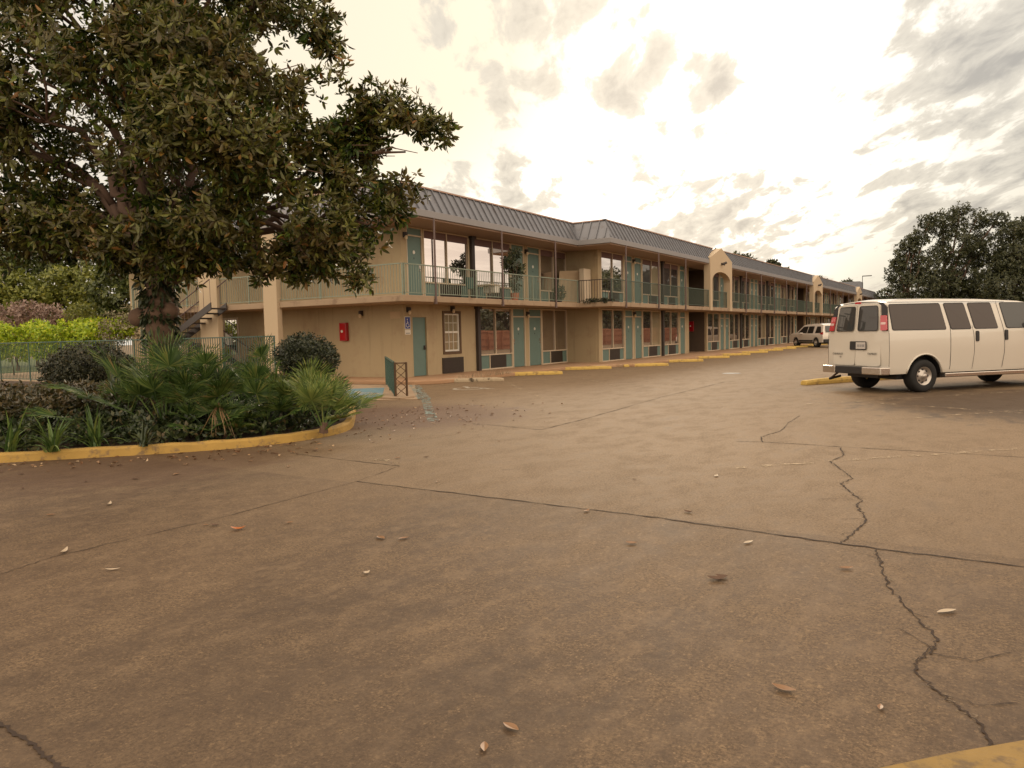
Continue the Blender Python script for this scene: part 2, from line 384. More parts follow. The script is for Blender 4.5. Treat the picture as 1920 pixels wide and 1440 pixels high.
def leafmesh(name, B, A, S, mt, parent=None, fold=.25, shape='leaf'):
    """B bases (N,3), A leaf vectors (N,3), S half-width vectors (N,3)"""
    N = len(B); L = np.linalg.norm(A, axis=1, keepdims=True); nn = np.cross(A, S); nn /= np.linalg.norm(nn, axis=1, keepdims=True) + 1e-9
    sw = np.linalg.norm(S, axis=1, keepdims=True)
    up = nn * sw * fold * 2
    if shape == 'leaf':
        V = np.stack([B, B + .35 * A + S + up, B + .75 * A + .75 * S + up * .7 - nn * L * .04, B + A - nn * L * .12, B + .75 * A - .75 * S + up * .7 - nn * L * .04, B + .35 * A - S + up, B + .5 * A], 1)
        F = np.array([[0, 6, 1], [6, 2, 1], [6, 3, 2], [6, 4, 3], [6, 5, 4], [0, 5, 6]]); nv = 7
    else:
        V = np.stack([B, B + .5 * A + S + up, B + A, B + .5 * A - S + up], 1)
        F = np.array([[0, 2, 1], [0, 3, 2]]); nv = 4
    V = V.reshape(-1, 3); F = (F[None] + (np.arange(N) * nv)[:, None, None]).reshape(-1, 3)
    me = bpy.data.meshes.new(name)
    me.vertices.add(len(V)); me.vertices.foreach_set('co', V.astype(np.float32).ravel())
    me.loops.add(len(F) * 3); me.loops.foreach_set('vertex_index', F.astype(np.int32).ravel())
    me.polygons.add(len(F)); me.polygons.foreach_set('loop_start', np.arange(0, len(F) * 3, 3, dtype=np.int32)); me.polygons.foreach_set('loop_total', np.full(len(F), 3, dtype=np.int32))
    me.polygons.foreach_set('use_smooth', np.ones(len(F), dtype=bool))
    me.materials.append(M[mt]); me.update(); me.validate()
    return link(bpy.data.objects.new(name, me), parent)
def unit(a): return a / (np.linalg.norm(a, axis=-1, keepdims=True) + 1e-9)
def rnd_dirs(n): return unit(rng.normal(size=(n, 3)))
def rosettes(C, U, L, k=8, wid=.17, spread=(.2, .8), lj=.3):
    """whorls of k leaves round axis U at C"""
    n = len(C)
    a0 = unit(np.cross(U, rnd_dirs(n))); b0 = np.cross(U, a0)
    B, A, S = [], [], []
    for j in range(k):
        th = 2 * math.pi * j / k + rng.normal(0, .55, n); el = rng.uniform(spread[0], spread[1], n)
        rad = a0 * np.cos(th)[:, None] + b0 * np.sin(th)[:, None]
        dirv = unit(rad * np.cos(el)[:, None] + U * np.sin(el)[:, None] + np.array([0, 0, -.12]))
        ll = L * rng.uniform(1 - lj, 1 + lj, n)
        s_ = unit(np.cross(dirv, U) + rng.normal(0, .25, (n, 3)))
        s_ = unit(s_ - dirv * np.sum(s_ * dirv, 1, keepdims=True))
        B.append(C + rad * .01); A.append(dirv * ll[:, None]); S.append(s_ * (ll * wid)[:, None])
    return np.concatenate(B), np.concatenate(A), np.concatenate(S)
def blob_points(blobs, dens, inner=.35, gap=.0, gs=.8, lump=.25):
    Cs, Us = [], []
    for (cx, cy, cz, rx, ry, rz) in blobs:
        n = max(8, int(dens * (rx * ry + ry * rz + rx * rz) / 3 * 4))
        u = rnd_dirs(n); f = rng.uniform(inner ** 2, 1, n) ** .5
        lum = np.array([noise.noise(Vector((v[0] * 2.3 + cx, v[1] * 2.3 + cy, v[2] * 2.3 + cz))) for v in u])
        f = f * (1 + lump * lum * 1.5)
        p = np.array([cx, cy, cz]) + u * f[:, None] * np.array([rx, ry, rz])
        if gap > -1:
            g = np.array([noise.noise(Vector(q) * gs) for q in p]); keep = g > (-1 if gap == 0 else -.28 + gap)
            p, u = p[keep], u[keep]
        Cs.append(p); Us.append(u)
    return np.concatenate(Cs), np.concatenate(Us)

# ------------------------------------------------------------------ ground & paving
g = MB(); g.add([(-400, -300, 0), (400, -300, 0), (400, 700, 0), (-400, 700, 0)], [(0, 1, 2, 3)])
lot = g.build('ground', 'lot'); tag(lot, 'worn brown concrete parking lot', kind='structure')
WALK = [(-35, 18.1), (-15.3, 18.6), (-14.75, 19.4), (-14.7, 30.1), (-12.95, 30.6), (-12.9, 124), (-20, 124), (-20, 31), (-35, 31)]
o = MB().prism(WALK, 0, .12).build('walkway', 'walk', bevel=.02); tag(o, kind='structure')
PAD = [(-14.1, 12.8), (-11.75, 14.45), (-15.2, 18.55), (-19, 18.0), (-19, 16.6)]
o = MB().prism(PAD, 0, .02).build('ramp_pad', 'pad'); tag(o, kind='structure')
o = MB().prism([(-45, 15.6), (-19.4, 15.6), (-19.4, 18.05), (-35.2, 18.05), (-35.2, 35), (-45, 35)], 0, .03).build('pool_deck', 'pad'); tag(o, kind='structure')
o = MB().prism([(-90, -30), (-45.2, -30), (-45.2, 60), (-90, 60)], 0, .05).build('lawn', 'grass'); tag(o, kind='structure')

def ribbon(pts, w, z, jit=0.0, sub=1, rs=1):
    r_ = random.Random(rs); mb = MB(); P_ = []
    for i in range(len(pts) - 1):
        a, b_ = Vector(pts[i]), Vector(pts[i + 1])
        for k in range(sub): P_.append(a.lerp(b_, k / sub))
    P_.append(Vector(pts[-1])); out_ = []
    for i, p in enumerate(P_):
        dd = (P_[min(i + 1, len(P_) - 1)] - P_[max(0, i - 1)]); nrm = Vector((-dd.y, dd.x)).normalized()
        if jit and 0 < i < len(P_) - 1: p = p + nrm * r_.gauss(0, jit)
        ww = w * (r_.uniform(.35, 1.5) if jit else 1)
        out_ += [(p.x + nrm.x * ww / 2, p.y + nrm.y * ww / 2, z), (p.x - nrm.x * ww / 2, p.y - nrm.y * ww / 2, z)]
    n = len(P_)
    mb.add(out_, [(2 * i, 2 * i + 1, 2 * i + 3, 2 * i + 2) for i in range(n - 1)])
    return mb
JOINTS = [
    ([(-5.74, 5.98), (-3.75, 5.94), (-2.27, 5.9), (-.86, 5.76), (.21, 5.72), (3, 5.7)], .018),
    ([(-5.95, 6.93), (-5.74, 5.98), (-5.67, 4.19), (-5.76, 2.84), (-5.65, 2.44), (-5.6, 0)], .008),
    ([(-8.0, 7.09), (-6.96, 6.98), (-5.95, 6.93)], .012),
    ([(-2.92, 10.43), (-2.59, 10.52), (-2.1, 10.51), (-1.6, 10.47), (-.84, 10.46), (3, 10.4)], .016),
    ([(-6.06, 10.53), (-6.09, 12.21), (-6.41, 16.72), (-6.5, 22)], .018),
    ([(-7.6, 10.8), (-7.06, 10.74), (-6.06, 10.53)], .016),
]
j = MB()
for k, (p, w) in enumerate(JOINTS):
    r_ = ribbon(p, w, .004, .006, 14, k); j.add(r_.v, r_.f)
o = j.build('pavement_joints', 'crack'); tag(o, kind='structure')
CR = [([(-1.58, 10.38), (-1.45, 9.75), (-1.53, 9.3), (-1.37, 8.88), (-1.15, 8.31), (-1.22, 8.0), (-1.12, 7.74), (-.93, 7.27), (-.95, 7.1), (-.91, 6.94), (-.80, 6.56), (-.84, 6.1), (-.88, 5.76)], .016),
      ([(-.64, 5.73), (-.57, 5.33), (-.49, 4.95), (-.36, 4.6), (-.19, 4.2), (-.21, 4.0), (-.26, 3.88), (-.26, 3.75), (-.14, 3.56), (0, 3.36), (.05, 3.13), (.07, 2.8)], .013),
      ([(-2.59, 10.52), (-2.72, 11.0), (-2.70, 11.29), (-2.62, 11.7), (-2.67, 12.17), (-2.75, 12.9), (-2.78, 13.88)], .016),
      ([(-3.7, 1.46), (-3.41, 1.44), (-3.11, 1.42), (-2.87, 1.39), (-2.4, 1.35)], .022)]
j = MB()
for k, (p, w) in enumerate(CR):
    r_ = ribbon(p, w * .8, .0045, .0065, 12, k + 20); j.add(r_.v, r_.f)
o = j.build('pavement_cracks', 'crack'); tag(o, kind='structure')
j = MB()
for k, (p, w) in enumerate(CR[:2] + JOINTS[:1]):
    r_ = ribbon(p, w * 3.2, .003, .016, 7, k + 70); j.add(r_.v, r_.f)
o = j.build('crumbled_crack_edge', 'crumble'); tag(o, kind='structure')
j = MB(); rr = random.Random(5)
for (p, w) in CR[:3]:
    for i in range(1, len(p) - 1):
        if rr.random() < .55:
            a = Vector(p[i]); an = rr.uniform(0, 6.28); L = rr.uniform(.12, .4); q1 = a + Vector((math.cos(an), math.sin(an))) * L * .5; q2 = a + Vector((math.cos(an + .5), math.sin(an + .5))) * L
            r_ = ribbon([a[:], q1[:], q2[:]], .005, .0047, .004, 6, i); j.add(r_.v, r_.f)
o = j.build('hairline_cracks', 'crack'); tag(o, kind='structure')
def line(pts, w, m_, label, cat='painted line', name='parking_line', group=None):
    o = ribbon(pts, w, .006, 0, 6).build(name, m_); return tag(o, label, cat, group, 'structure')
line([(-8.5, 10.86), (-11.5, 14.42)], .20, 'wornb', 'faded blue line')
line([(-11.5, 14.42), (-11.75, 14.75)], .24, 'wornb', 'faded blue line')
o = ribbon([(-11.6, 14.5), (-15.1, 18.4)], .32, .026, 0, 4).build('parking_line', 'wornb'); tag(o, kind='structure')
for k in range(1, 9):
    line([(-8.85, 15.5 + 4.2 * (k - 1)), (-12.9, 20.3 + 4.2 * (k - 1))], .11, 'wornw', 'faded white line')
for p in ([(-2.4, 8.4), (.6, 11.4), (4, 14.8)], [(-1.9, 13.2), (.9, 16.5), (5, 21.2)], [(-3.2, 15.9), (.6, 20.4)], [(-2.5, 17.0), (.52, 15.53), (3, 14.3)]):
    line(p, .11, 'wornw', 'faded white line')
# wheelchair symbols (flat paint)
def wheelchair(cx, cy, ang, s, z, m_, name):
    mb = MB(); ca, sa = math.cos(ang), math.sin(ang)
    def T(x, y): return (cx + s * (x * ca - y * sa), cy + s * (x * sa + y * ca))
    def strip(pts, w):
        r_ = ribbon([T(*p) for p in pts], w * s, z); mb.add(r_.v, r_.f)
    strip([(-.08 + .27 * math.cos(a), -.12 + .27 * math.sin(a)) for a in [R(x) for x in range(120, 391, 18)]], .07)
    strip([(-.08, .33), (-.06, .02), (.16, .02), (.30, -.32), (.40, -.29)], .08)
    strip([(-.06, .17), (.14, .17)], .06)
    hd = [T(-.09 + .065 * math.cos(a), .44 + .065 * math.sin(a)) for a in [2 * math.pi * i / 12 for i in range(12)]]
    mb.add([(x, y, z) for x, y in hd], [tuple(range(12))])
    return mb.build(name, m_)
o = wheelchair(-12.64, 18.0, R(40), 1.5, .006, 'wornsym', 'accessible_symbol'); tag(o, 'worn white wheelchair symbol painted on the lot beside the dirty wheel stop', 'painted symbol')
o = MB().prism([(-16.1, 16.55), (-15.34, 17.3), (-12.75, 14.25), (-13.4, 13.45)], .0205, .024).build('accessible_pad_paint', 'padblue'); tag(o, kind='structure')
o = wheelchair(-14.35, 15.3, R(42), 1.7, .028, 'wornsym', 'accessible_symbol'); tag(o, 'white wheelchair symbol painted on the blue square by the ramp', 'painted symbol')
# pale repair patches, small drain
o = MB().prism([(-6.05, 6.98), (-5.98, 7.05), (-6.5, 7.3), (-6.6, 7.15)], .0, .003).build('repair_patch', 'wornw'); tag(o, kind='structure')
o = MB().lathe([(.0, .008), (.30, .008), (.32, 0)], 20, (-7.55, 26.4, 0)).build('drain_cover', 'darkmetal'); tag(o, 'flat dark round cover set in the lot between the van and the wheel stops', 'drain cover')

# ------------------------------------------------------------------ motel building
X1, X2, E1, E2 = -17.05, -15.4, -15.5, -13.9
YW, YE, YS, YSE, YN = 20.3, 18.5, 32.3, 30.5, 124.0
ZS0, ZS1, ZF0, ZF1, ZT = 2.64, 2.84, 5.38, 5.60, 6.42
bld = empty('motel_building', (-17, 20.3, 0), 'long two storey tan stucco motel with teal doors and grey metal mansard roof', 'motel')
def T_(o, lab): o['label'] = lab; return o
recess = [(44.9, 48.3), (75.5, 79.3), (102.5, 106.3)]
core = [(-33, YW), (X1 - .12, YW), (X1 - .12, YS), (X2 - .12, YS)]
for a, b_ in recess: core += [(X2 - .12, a), (X2 - 5, a), (X2 - 5, b_), (X2 - .12, b_)]
core += [(X2 - .12, YN), (-33, YN)]
MB().prism(core, 0.0, ZF0 - .05).build('wall', 'stucco', bld)
MB().prism([(-30.05, YE), (E1, YE), (E1, YSE), (E2, YSE), (E2, YN), (X2 - 6, YN), (X2 - 6, 33), (-17.4, 33), (-17.4, YW), (-30.05, YW)], ZS0, ZS1).build('balcony_floor', 'slab', bld, bevel=.015)
EAVE = [(-34.5, YE), (E1, YE), (E1, YSE), (E2, YSE), (E2, YN + 1), (-34.5, YN + 1)]
MB().prism([(-34.5, YE + .1), (E1 - .1, YE + .1), (E1 - .1, YSE + .1), (E2 - .1, YSE + .1), (E2 - .1, YN + .9), (-34.5, YN + .9)], ZF0 - .05, ZF0 + .02).build('soffit', 'soffit', bld)
MB().prism(EAVE, ZF0, ZF1).build('fascia', 'fascia', bld, bevel=.01)
TOP = [(-34, YE + .5), (E1 - .5, YE + .5), (E1 - .5, YSE + .5), (E2 - .5, YSE + .5), (E2 - .5, YN + .5), (-34, YN + .5)]
rb = MB(); n = len(EAVE)
ein = [(-34.4, YE + .04), (E1 - .04, YE + .04), (E1 - .04, YSE + .04), (E2 - .04, YSE + .04), (E2 - .04, YN + .96), (-34.4, YN + .96)]
rb.add([(x, y, ZF1 + .001) for x, y in ein] + [(x, y, ZT) for x, y in TOP], [(i, (i + 1) % n, n + (i + 1) % n, n + i) for i in range(n)] + [tuple(range(n, 2 * n))])
def rib(a, b_):
    a, b_ = Vector(a), Vector(b_); dd = (b_ - a).normalized(); side = dd.cross(Vector((0, 0, 1))).normalized() * .018
    up = side.cross(dd).normalized() * .045
    if up.z < 0: up = -up
    rb.add([a - side, a + side, b_ + side, b_ - side, a - side + up, a + side + up, b_ + side + up, b_ - side + up],
           [(0, 1, 2, 3), (4, 7, 6, 5), (0, 4, 5, 1), (1, 5, 6, 2), (2, 6, 7, 3), (3, 7, 4, 0)])
hz = ZT - ZF1
for i in range(5):
    a, b_ = Vector(ein[i]), Vector(ein[i + 1]); ta, tb = Vector(TOP[i]), Vector(TOP[i + 1])
    L = (b_ - a).length; dr = (b_ - a).normalized(); inn = Vector((-dr.y, dr.x))
    s0, s1 = (ta - a).dot(dr), (tb - a).dot(dr); depth = (ta - a).dot(inn)
    k = int(max(L, s1) / .41)
    for q in range(k + 1):
        sp_ = q * .41 + .08
        f0, f1 = 0.0, 1.0
        if sp_ > L and s1 > L: f0 = (sp_ - L) / (s1 - L)
        if sp_ < s0: f1 = min(f1, sp_ / s0)
        if s1 < L and sp_ > s1: f1 = min(f1, (L - sp_) / (L - s1))
        if s0 < 0 and sp_ < 0: continue
        if f1 - f0 < .08: continue
        p = a + dr * sp_
        rib((p.x + inn.x * depth * f0, p.y + inn.y * depth * f0, ZF1 + .01 + hz * f0), (p.x + inn.x * depth * f1, p.y + inn.y * depth * f1, ZF1 + .01 + hz * f1))
rb.build('roof', 'roof', bld)
cp = MB()
for i in range(5):
    a, b_ = Vector(TOP[i]), Vector(TOP[i + 1]); dr = (b_ - a).normalized(); nn_ = Vector((dr.y, -dr.x)) * .05
    e = dr * .05
    cp.prism([(a + nn_ - e)[:], (b_ + nn_ + e)[:], (b_ - nn_ * 2 + e)[:], (a - nn_ * 2 - e)[:]], ZT + .003 + i * .002, ZT + .05 + i * .002)
cp.build('roof_cap', 'roofcap', bld)

def window(X, y0, y1, z0, z1, zs, gl, n=2, glasses=None, up=False):
    """full-height storefront bay: panes over a spandrel; frame proud of the wall"""
    f = MB(); xf = X + .01; xb = X - .10; t_ = .035
    f.box(xb, xf, y0, y0 + t_, z0, z1); f.box(xb, xf, y1 - t_, y1, z0, z1)
    f.box(xb, xf, y0 + t_, y1 - t_, z0, z0 + .05); f.box(xb, xf + .02, y0 + t_, y1 - t_, zs, zs + .05)
    f.box(xb, xf, y0 + t_, y1 - t_, z1 - .05, z1)
    w = (y1 - y0 - 2 * t_) / n
    for k in range(1, n): f.box(xb, xf - .002, y0 + t_ + k * w - .022, y0 + t_ + k * w + .022, zs + .05, z1 - .05)
    sp0 = y0 + t_ + .30 * (y1 - y0); sp1 = y0 + t_ + .80 * (y1 - y0) if (y1 - y0) > 2 else y1 - t_ - .12
    f.box(xb, xf - .004, sp0 - .02, sp0 + .02, z0 + .05, zs)
    o = f.build('window', 'trim', bld)
    for k in range(n):
        q = MB().box(X - .09, X - .045, y0 + t_ + k * w + (.022 if k else 0), y0 + t_ + (k + 1) * w - (.022 if k < n - 1 else 0), zs + .05, z1 - .05 - (.26 if up else 0))
        q.build('pane', glasses[k] if glasses else gl, o)
    if up: MB().box(X - .09, X - .02, y0 + t_, y1 - t_, z1 - .31, z1 - .05).build('head_panel', 'band', o)
    MB().box(X - .09, X - .03, y0 + t_, sp0 - .02, z0 + .05, zs).build('panel', 'teal', o)
    gr = MB(); gr.box(X - .09, X - .02, sp0 + .02, sp1, z0 + .05, zs - .01)
    kk = int((zs - z0 - .06) / .045)
    for k in range(kk): gr.box(X - .02, X - .008, sp0 + .04, sp1 - .02, z0 + .075 + k * .045, z0 + .095 + k * .045)
    gr.build('air_conditioner_grille', 'grille', o)
    if sp1 < y1 - t_ - .05: MB().box(X - .09, X - .03, sp1 + .003, y1 - t_, z0 + .05, zs).build('panel', 'teal', o)
    return o
def door(X, y0, y1, z0, zd, z1, hside=1, plate=True):
    f = MB(); t_ = .045; xf = X + .012; xb = X - .10
    f.box(xb, xf, y0, y0 + t_, z0, z1); f.box(xb, xf, y1 - t_, y1, z0, z1); f.box(xb, xf, y0 + t_, y1 - t_, zd, zd + .05)
    f.box(xb, xf, y0 + t_, y1 - t_, z1 - .04, z1)
    o = MB().box(X - .08, X - .035, y0 + t_ + .004, y1 - t_ - .004, z0 + .012, zd - .004).build('door', 'teal', bld)
    f.build('frame', 'trim', o)
    MB().box(X - .08, X - .03, y0 + t_, y1 - t_, zd + .05, z1 - .04).build('transom', 'teal', o)
    yh = y1 - t_ - .09 if hside > 0 else y0 + t_ + .09
    h_ = MB(); h_.lathe([(0, .03), (.028, .03), (.028, 0)], 10, (X - .035, yh, z0 + 1.0), 'x'); h_.box(X - .035, X - .01, yh - .03, yh + .03, z0 + 1.06, z0 + 1.2)
    h_.build('handle', 'chrome', o)
    if plate:
        MB().lathe([(0, .012), (.065, .012), (.065, 0)], 14, (X - .035, (y0 + y1) / 2, z0 + 1.62), 'x').build('number_plate', 'white', o)
        MB().box(X - .035, X - .027, (y0 + y1) / 2 - .012, (y0 + y1) / 2 + .012, z0 + 1.38, z0 + 1.44).build('peephole', 'blacktrim', o)
    return o
def strip(X, y0, y1, z0, z1, ztop=None):
    MB().box(X - .12, X, y0, y1, z0, z1).build('wall_strip', 'stucco', bld)
LO = dict(z0=.12, zd=2.24, z1=2.62, zs=.70); UP = dict(z0=2.84, zd=5.0, z1=5.32, zs=3.42)
def column(X, y, z0, z1):
    c_ = MB(); c_.box(X - .05, X + .13, y - .09, y + .09, z0, z1)
    c_.box(X - .05, X + .17, y - .15, y + .15, z1 - .10, z1 - .002)
    c_.build('column', 'darkmetal', bld)
def run(X, items, lev, start, end, zt):
    """items: (kind,y0,y1[,opt]) ; gaps become stucco strips"""
    y = start; z0 = .12 if lev is LO else 2.84
    for it in items:
        k, a, b_ = it[:3]
        if a - y > .03: strip(X, y, a, z0 - .12 if lev is LO else z0, zt)
        if k == 'w': window(X, a, b_, z0, lev['z1'] if lev is LO else ZF0 - .06, lev['zs'], it[3] if len(it) > 3 else 'glass', up=lev is UP, glasses=it[4] if len(it) > 4 else None)
        elif k == 'd': door(X, a, b_, z0, lev['zd'], lev['z1'] if lev is LO else ZF0 - .06, it[3] if len(it) > 3 else 1)
        y = b_
    if end - y > .03: strip(X, y, end, z0 - .12 if lev is LO else z0, zt)
ztl, ztu = ZS0, ZF0 - .05
# section 1
run(X1, [('d', 20.58, 21.45), ('w', 21.52, 24.28, 'glass'), ('w', 24.62, 27.32, 'glass'), ('d', 27.36, 28.40), ('d', 28.68, 29.78, 1), ('w', 29.82, 32.27, 'glass_low')], UP, 20.3, YS, ztu)
run(X1, [('x', 20.72, 21.62), ('x', 22.5, 23.64), ('w', 24.82, 27.33, 'glass_low'), ('d', 27.38, 28.40, -1), ('d', 28.70, 29.84), ('w', 29.88, 32.27, 'glass_low')], LO, 20.3, YS, ztl)
# storage door and small sash window + AC unit in section 1
strip(X1, 20.72, 21.62, 2.26, ztl)
o = MB().box(X1 - .10, X1 - .06, 20.78, 21.56, .13, 2.20).build('door', 'teal', bld)
f = MB(); f.box(X1 - .11, X1 + .005, 20.72, 20.78, .12, 2.26); f.box(X1 - .11, X1 + .005, 21.56, 21.62, .12, 2.26); f.box(X1 - .11, X1 + .005, 20.78, 21.56, 2.2, 2.26); f.build('frame', 'stucco', o)
h_ = MB(); h_.box(X1 - .06, X1 - .01, 21.44, 21.50, 1.05, 1.20); h_.tube([(X1 - .04, 21.47, 1.1), (X1 + .01, 21.47, 1.1), (X1 + .01, 21.36, 1.1)], .012, 6); h_.build('handle', 'darkmetal', o)
strip(X1, 22.5, 23.64, 2.44, ztl); strip(X1, 22.5, 23.64, .0, .84)
f = MB()
f.box(X1 - .08, X1 + .03, 22.5, 22.6, .84, 2.44); f.box(X1 - .08, X1 + .03, 23.54, 23.64, .84, 2.44); f.box(X1 - .08, X1 + .03, 22.6, 23.54, .84, .94); f.box(X1 - .08, X1 + .03, 22.6, 23.54, 2.34, 2.44)
o = f.build('small_window', 'brown', bld)
s_ = MB(); a0, a1, b0, b1 = 22.6, 23.54, .94, 2.34
s_.box(X1 - .07, X1 - .01, a0, a0 + .06, b0, b1); s_.box(X1 - .07, X1 - .01, a1 - .06, a1, b0, b1); s_.box(X1 - .07, X1 - .01, a0 + .06, a1 - .06, b0, b0 + .06); s_.box(X1 - .07, X1 - .01, a0 + .06, a1 - .06, b1 - .05, b1)
s_.box(X1 - .07, X1, a0 + .06, a1 - .06, 1.62, 1.69)
for z in (1.28, 1.99): s_.box(X1 - .06, X1 - .03, a0 + .06, a1 - .06, z, z + .02)
for y in (22.93, 23.2): s_.box(X1 - .058, X1 - .032, y, y + .018, 1.69, b1 - .05); s_.box(X1 - .058, X1 - .032, y, y + .018, b0 + .06, 1.62)
s_.build('sash', 'white', o); MB().box(X1 - .11, X1 - .062, a0 + .05, a1 - .05, b0 + .05, b1 - .04).build('pane', 'glass_curt', o)
g_ = MB(); g_.box(X1 + .002, X1 + .05, 22.42, 23.72, .14, .71)
for k in range(11): g_.box(X1 + .05, X1 + .062, 22.47, 23.67, .18 + k * .047, .20 + k * .047)
g_.build('air_conditioner_grille', 'grille', bld)
column(X1, 24.72, .12, ZS0); column(X1, 24.45, ZS1, ZF0 - .05)
# section 2 and on
def bays(start, pitch, nb, half, rng_):
    r_ = random.Random(rng_)
    lo, up_ = [], []
    def w_(lst, a, b_, low):
        gl = 'glass_low' if low else r_.choice(['glass_dark', 'glass_dark', 'glass_low'])
        lst.append(('w', a, b_, gl))
    for lst, low in ((lo, 1), (up_, 0)):
        for k in range(nb):
            s = start + k * pitch; q = pitch / 8.0
            if start == YS and k == 0:
                lst.append(('w', s + .35, s + 2.9, 'glass_low' if low else 'glass'))
            else: w_(lst, s + .2 * q, s + 2.85 * q, low)
            lst.append(('d', s + 3.0 * q, s + 4.0 * q, -1)); lst.append(('d', s + 4.22 * q, s + 5.22 * q, 1))
            if r_.random() < .35 or (start == YS and not low): lst.append(('w', s + 5.3 * q, s + 7.85 * q, 'glass_low', ['glass_low' if low else 'glass_dark', 'glass_curt']))
            else: w_(lst, s + 5.3 * q, s + 7.85 * q, low)
        if half:
            s = start + nb * pitch; w_(lst, s + .25, s + 2.75, low); lst.append(('d', s + 2.95, s + 3.9, -1))
    return lo, up_
for (a, pitch, nb, half, end) in [(YS, 8.05, 1, True, 44.9), (48.3, 7.75, 3, True, 75.5), (79.3, 7.73, 3, False, 102.5), (106.3, 7.8, 2, False, YN)]:
    lo, up_ = bays(a, pitch, nb, half, int(a))
    run(X2, lo, LO, a, end, ztl); run(X2, up_, UP, a, end, ztu)
    for k in range(nb):
        y = a + (k + 1) * pitch + .02
        if y < end - .3: column(X2, y, .12, ZS0); column(X2, y, ZS1, ZF0 - .05)
# corner return wall faces of section 2
MB().box(X1 - .12, X2 - .121, YS - .02, YS - .001, 0, ztu).build('wall_strip', 'stucco', bld)
# side columns
for x0, x1 in ((-25.45, -24.4), (-21.85, -21.15), (-29.35, -28.8)):
    MB().box(x0, x1, YE - .10, YE + .12, 0.0, ZF0 - .051).build('column', 'column', bld, bevel=.01)
# railings
def railing(p0, p1, m_='teal_rail', z=ZS1, h_=1.0, sp_=.122, post=4.0, parent=bld, name='railing', lowr=.09):
    a, b_ = Vector(p0), Vector(p1); L = (b_ - a).length; dr = (b_ - a) / L; nn_ = Vector((-dr.y, dr.x))
    mb = MB()
    def bar(s0, s1, z0, z1, w):
        q0, q1 = a + dr * s0, a + dr * s1
        mb.prism([(q0 - nn_ * w)[:], (q1 - nn_ * w)[:], (q1 + nn_ * w)[:], (q0 + nn_ * w)[:]], z0, z1)
    bar(0, L, z + h_ - .035, z + h_, .024); bar(0, L, z + lowr - .025, z + lowr, .015)
    n = int(L / sp_)
    for k in range(1, n): bar(k * L / n - .0075, k * L / n + .0075, z + lowr, z + h_ - .035, .0075)
    np_ = max(1, round(L / post))
    for k in range(np_ + 1):
        s = min(max(k * L / np_, .02), L - .02); bar(s - .02, s + .02, z + .001, z + h_ - .036, .018)
    return mb.build(name, m_, parent)
railing((-30.0, YE + .05), (E1 - .05, YE + .05)); railing((E1 - .05, YE + .1), (E1 - .05, YSE + .04)); railing((E1 - .02, YSE + .06), (E2 - .06, YSE + .06), m_='darkmetal')
railing((-30.0, YE + .1), (-30.0, YW - .02))
for a, b_ in ((YSE + .1, 44.15), (48.7, 75.1), (79.75, 102.6), (107.1, YN)): railing((E2 - .05, a), (E2 - .05, b_), m_='rail_shaded')
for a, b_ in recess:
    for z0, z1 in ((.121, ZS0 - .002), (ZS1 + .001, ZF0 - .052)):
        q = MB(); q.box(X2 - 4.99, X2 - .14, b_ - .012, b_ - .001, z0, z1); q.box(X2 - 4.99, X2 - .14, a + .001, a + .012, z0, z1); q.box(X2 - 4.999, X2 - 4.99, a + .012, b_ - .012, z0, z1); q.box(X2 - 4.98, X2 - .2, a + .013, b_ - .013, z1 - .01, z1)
        q.build('breezeway_shade_lining', 'brz_shade', bld)  # thin dark lining that paints the recess shade
# roof posts
def rpost(x, y):
    p = MB(); p.tube([(x, y, ZS0 - .05), (x, y, ZF0 - .001)], .035, 8); p.box(x - .06, x + .02, y - .05, y + .05, ZS0 - .06, ZS0 + .1)
    p.build('roof_post', 'post', bld)
for y in (20.1, 24.2, 28.35): rpost(E1 + .04, y)
for y in (32.0, 36.0, 39.95): rpost(E2 + .04, y)
y = 52.0
while y < 122:
    if not any(a - .5 < y < b_ + .8 for a, b_ in recess): rpost(E2 + .04, y)
    y += 4.0
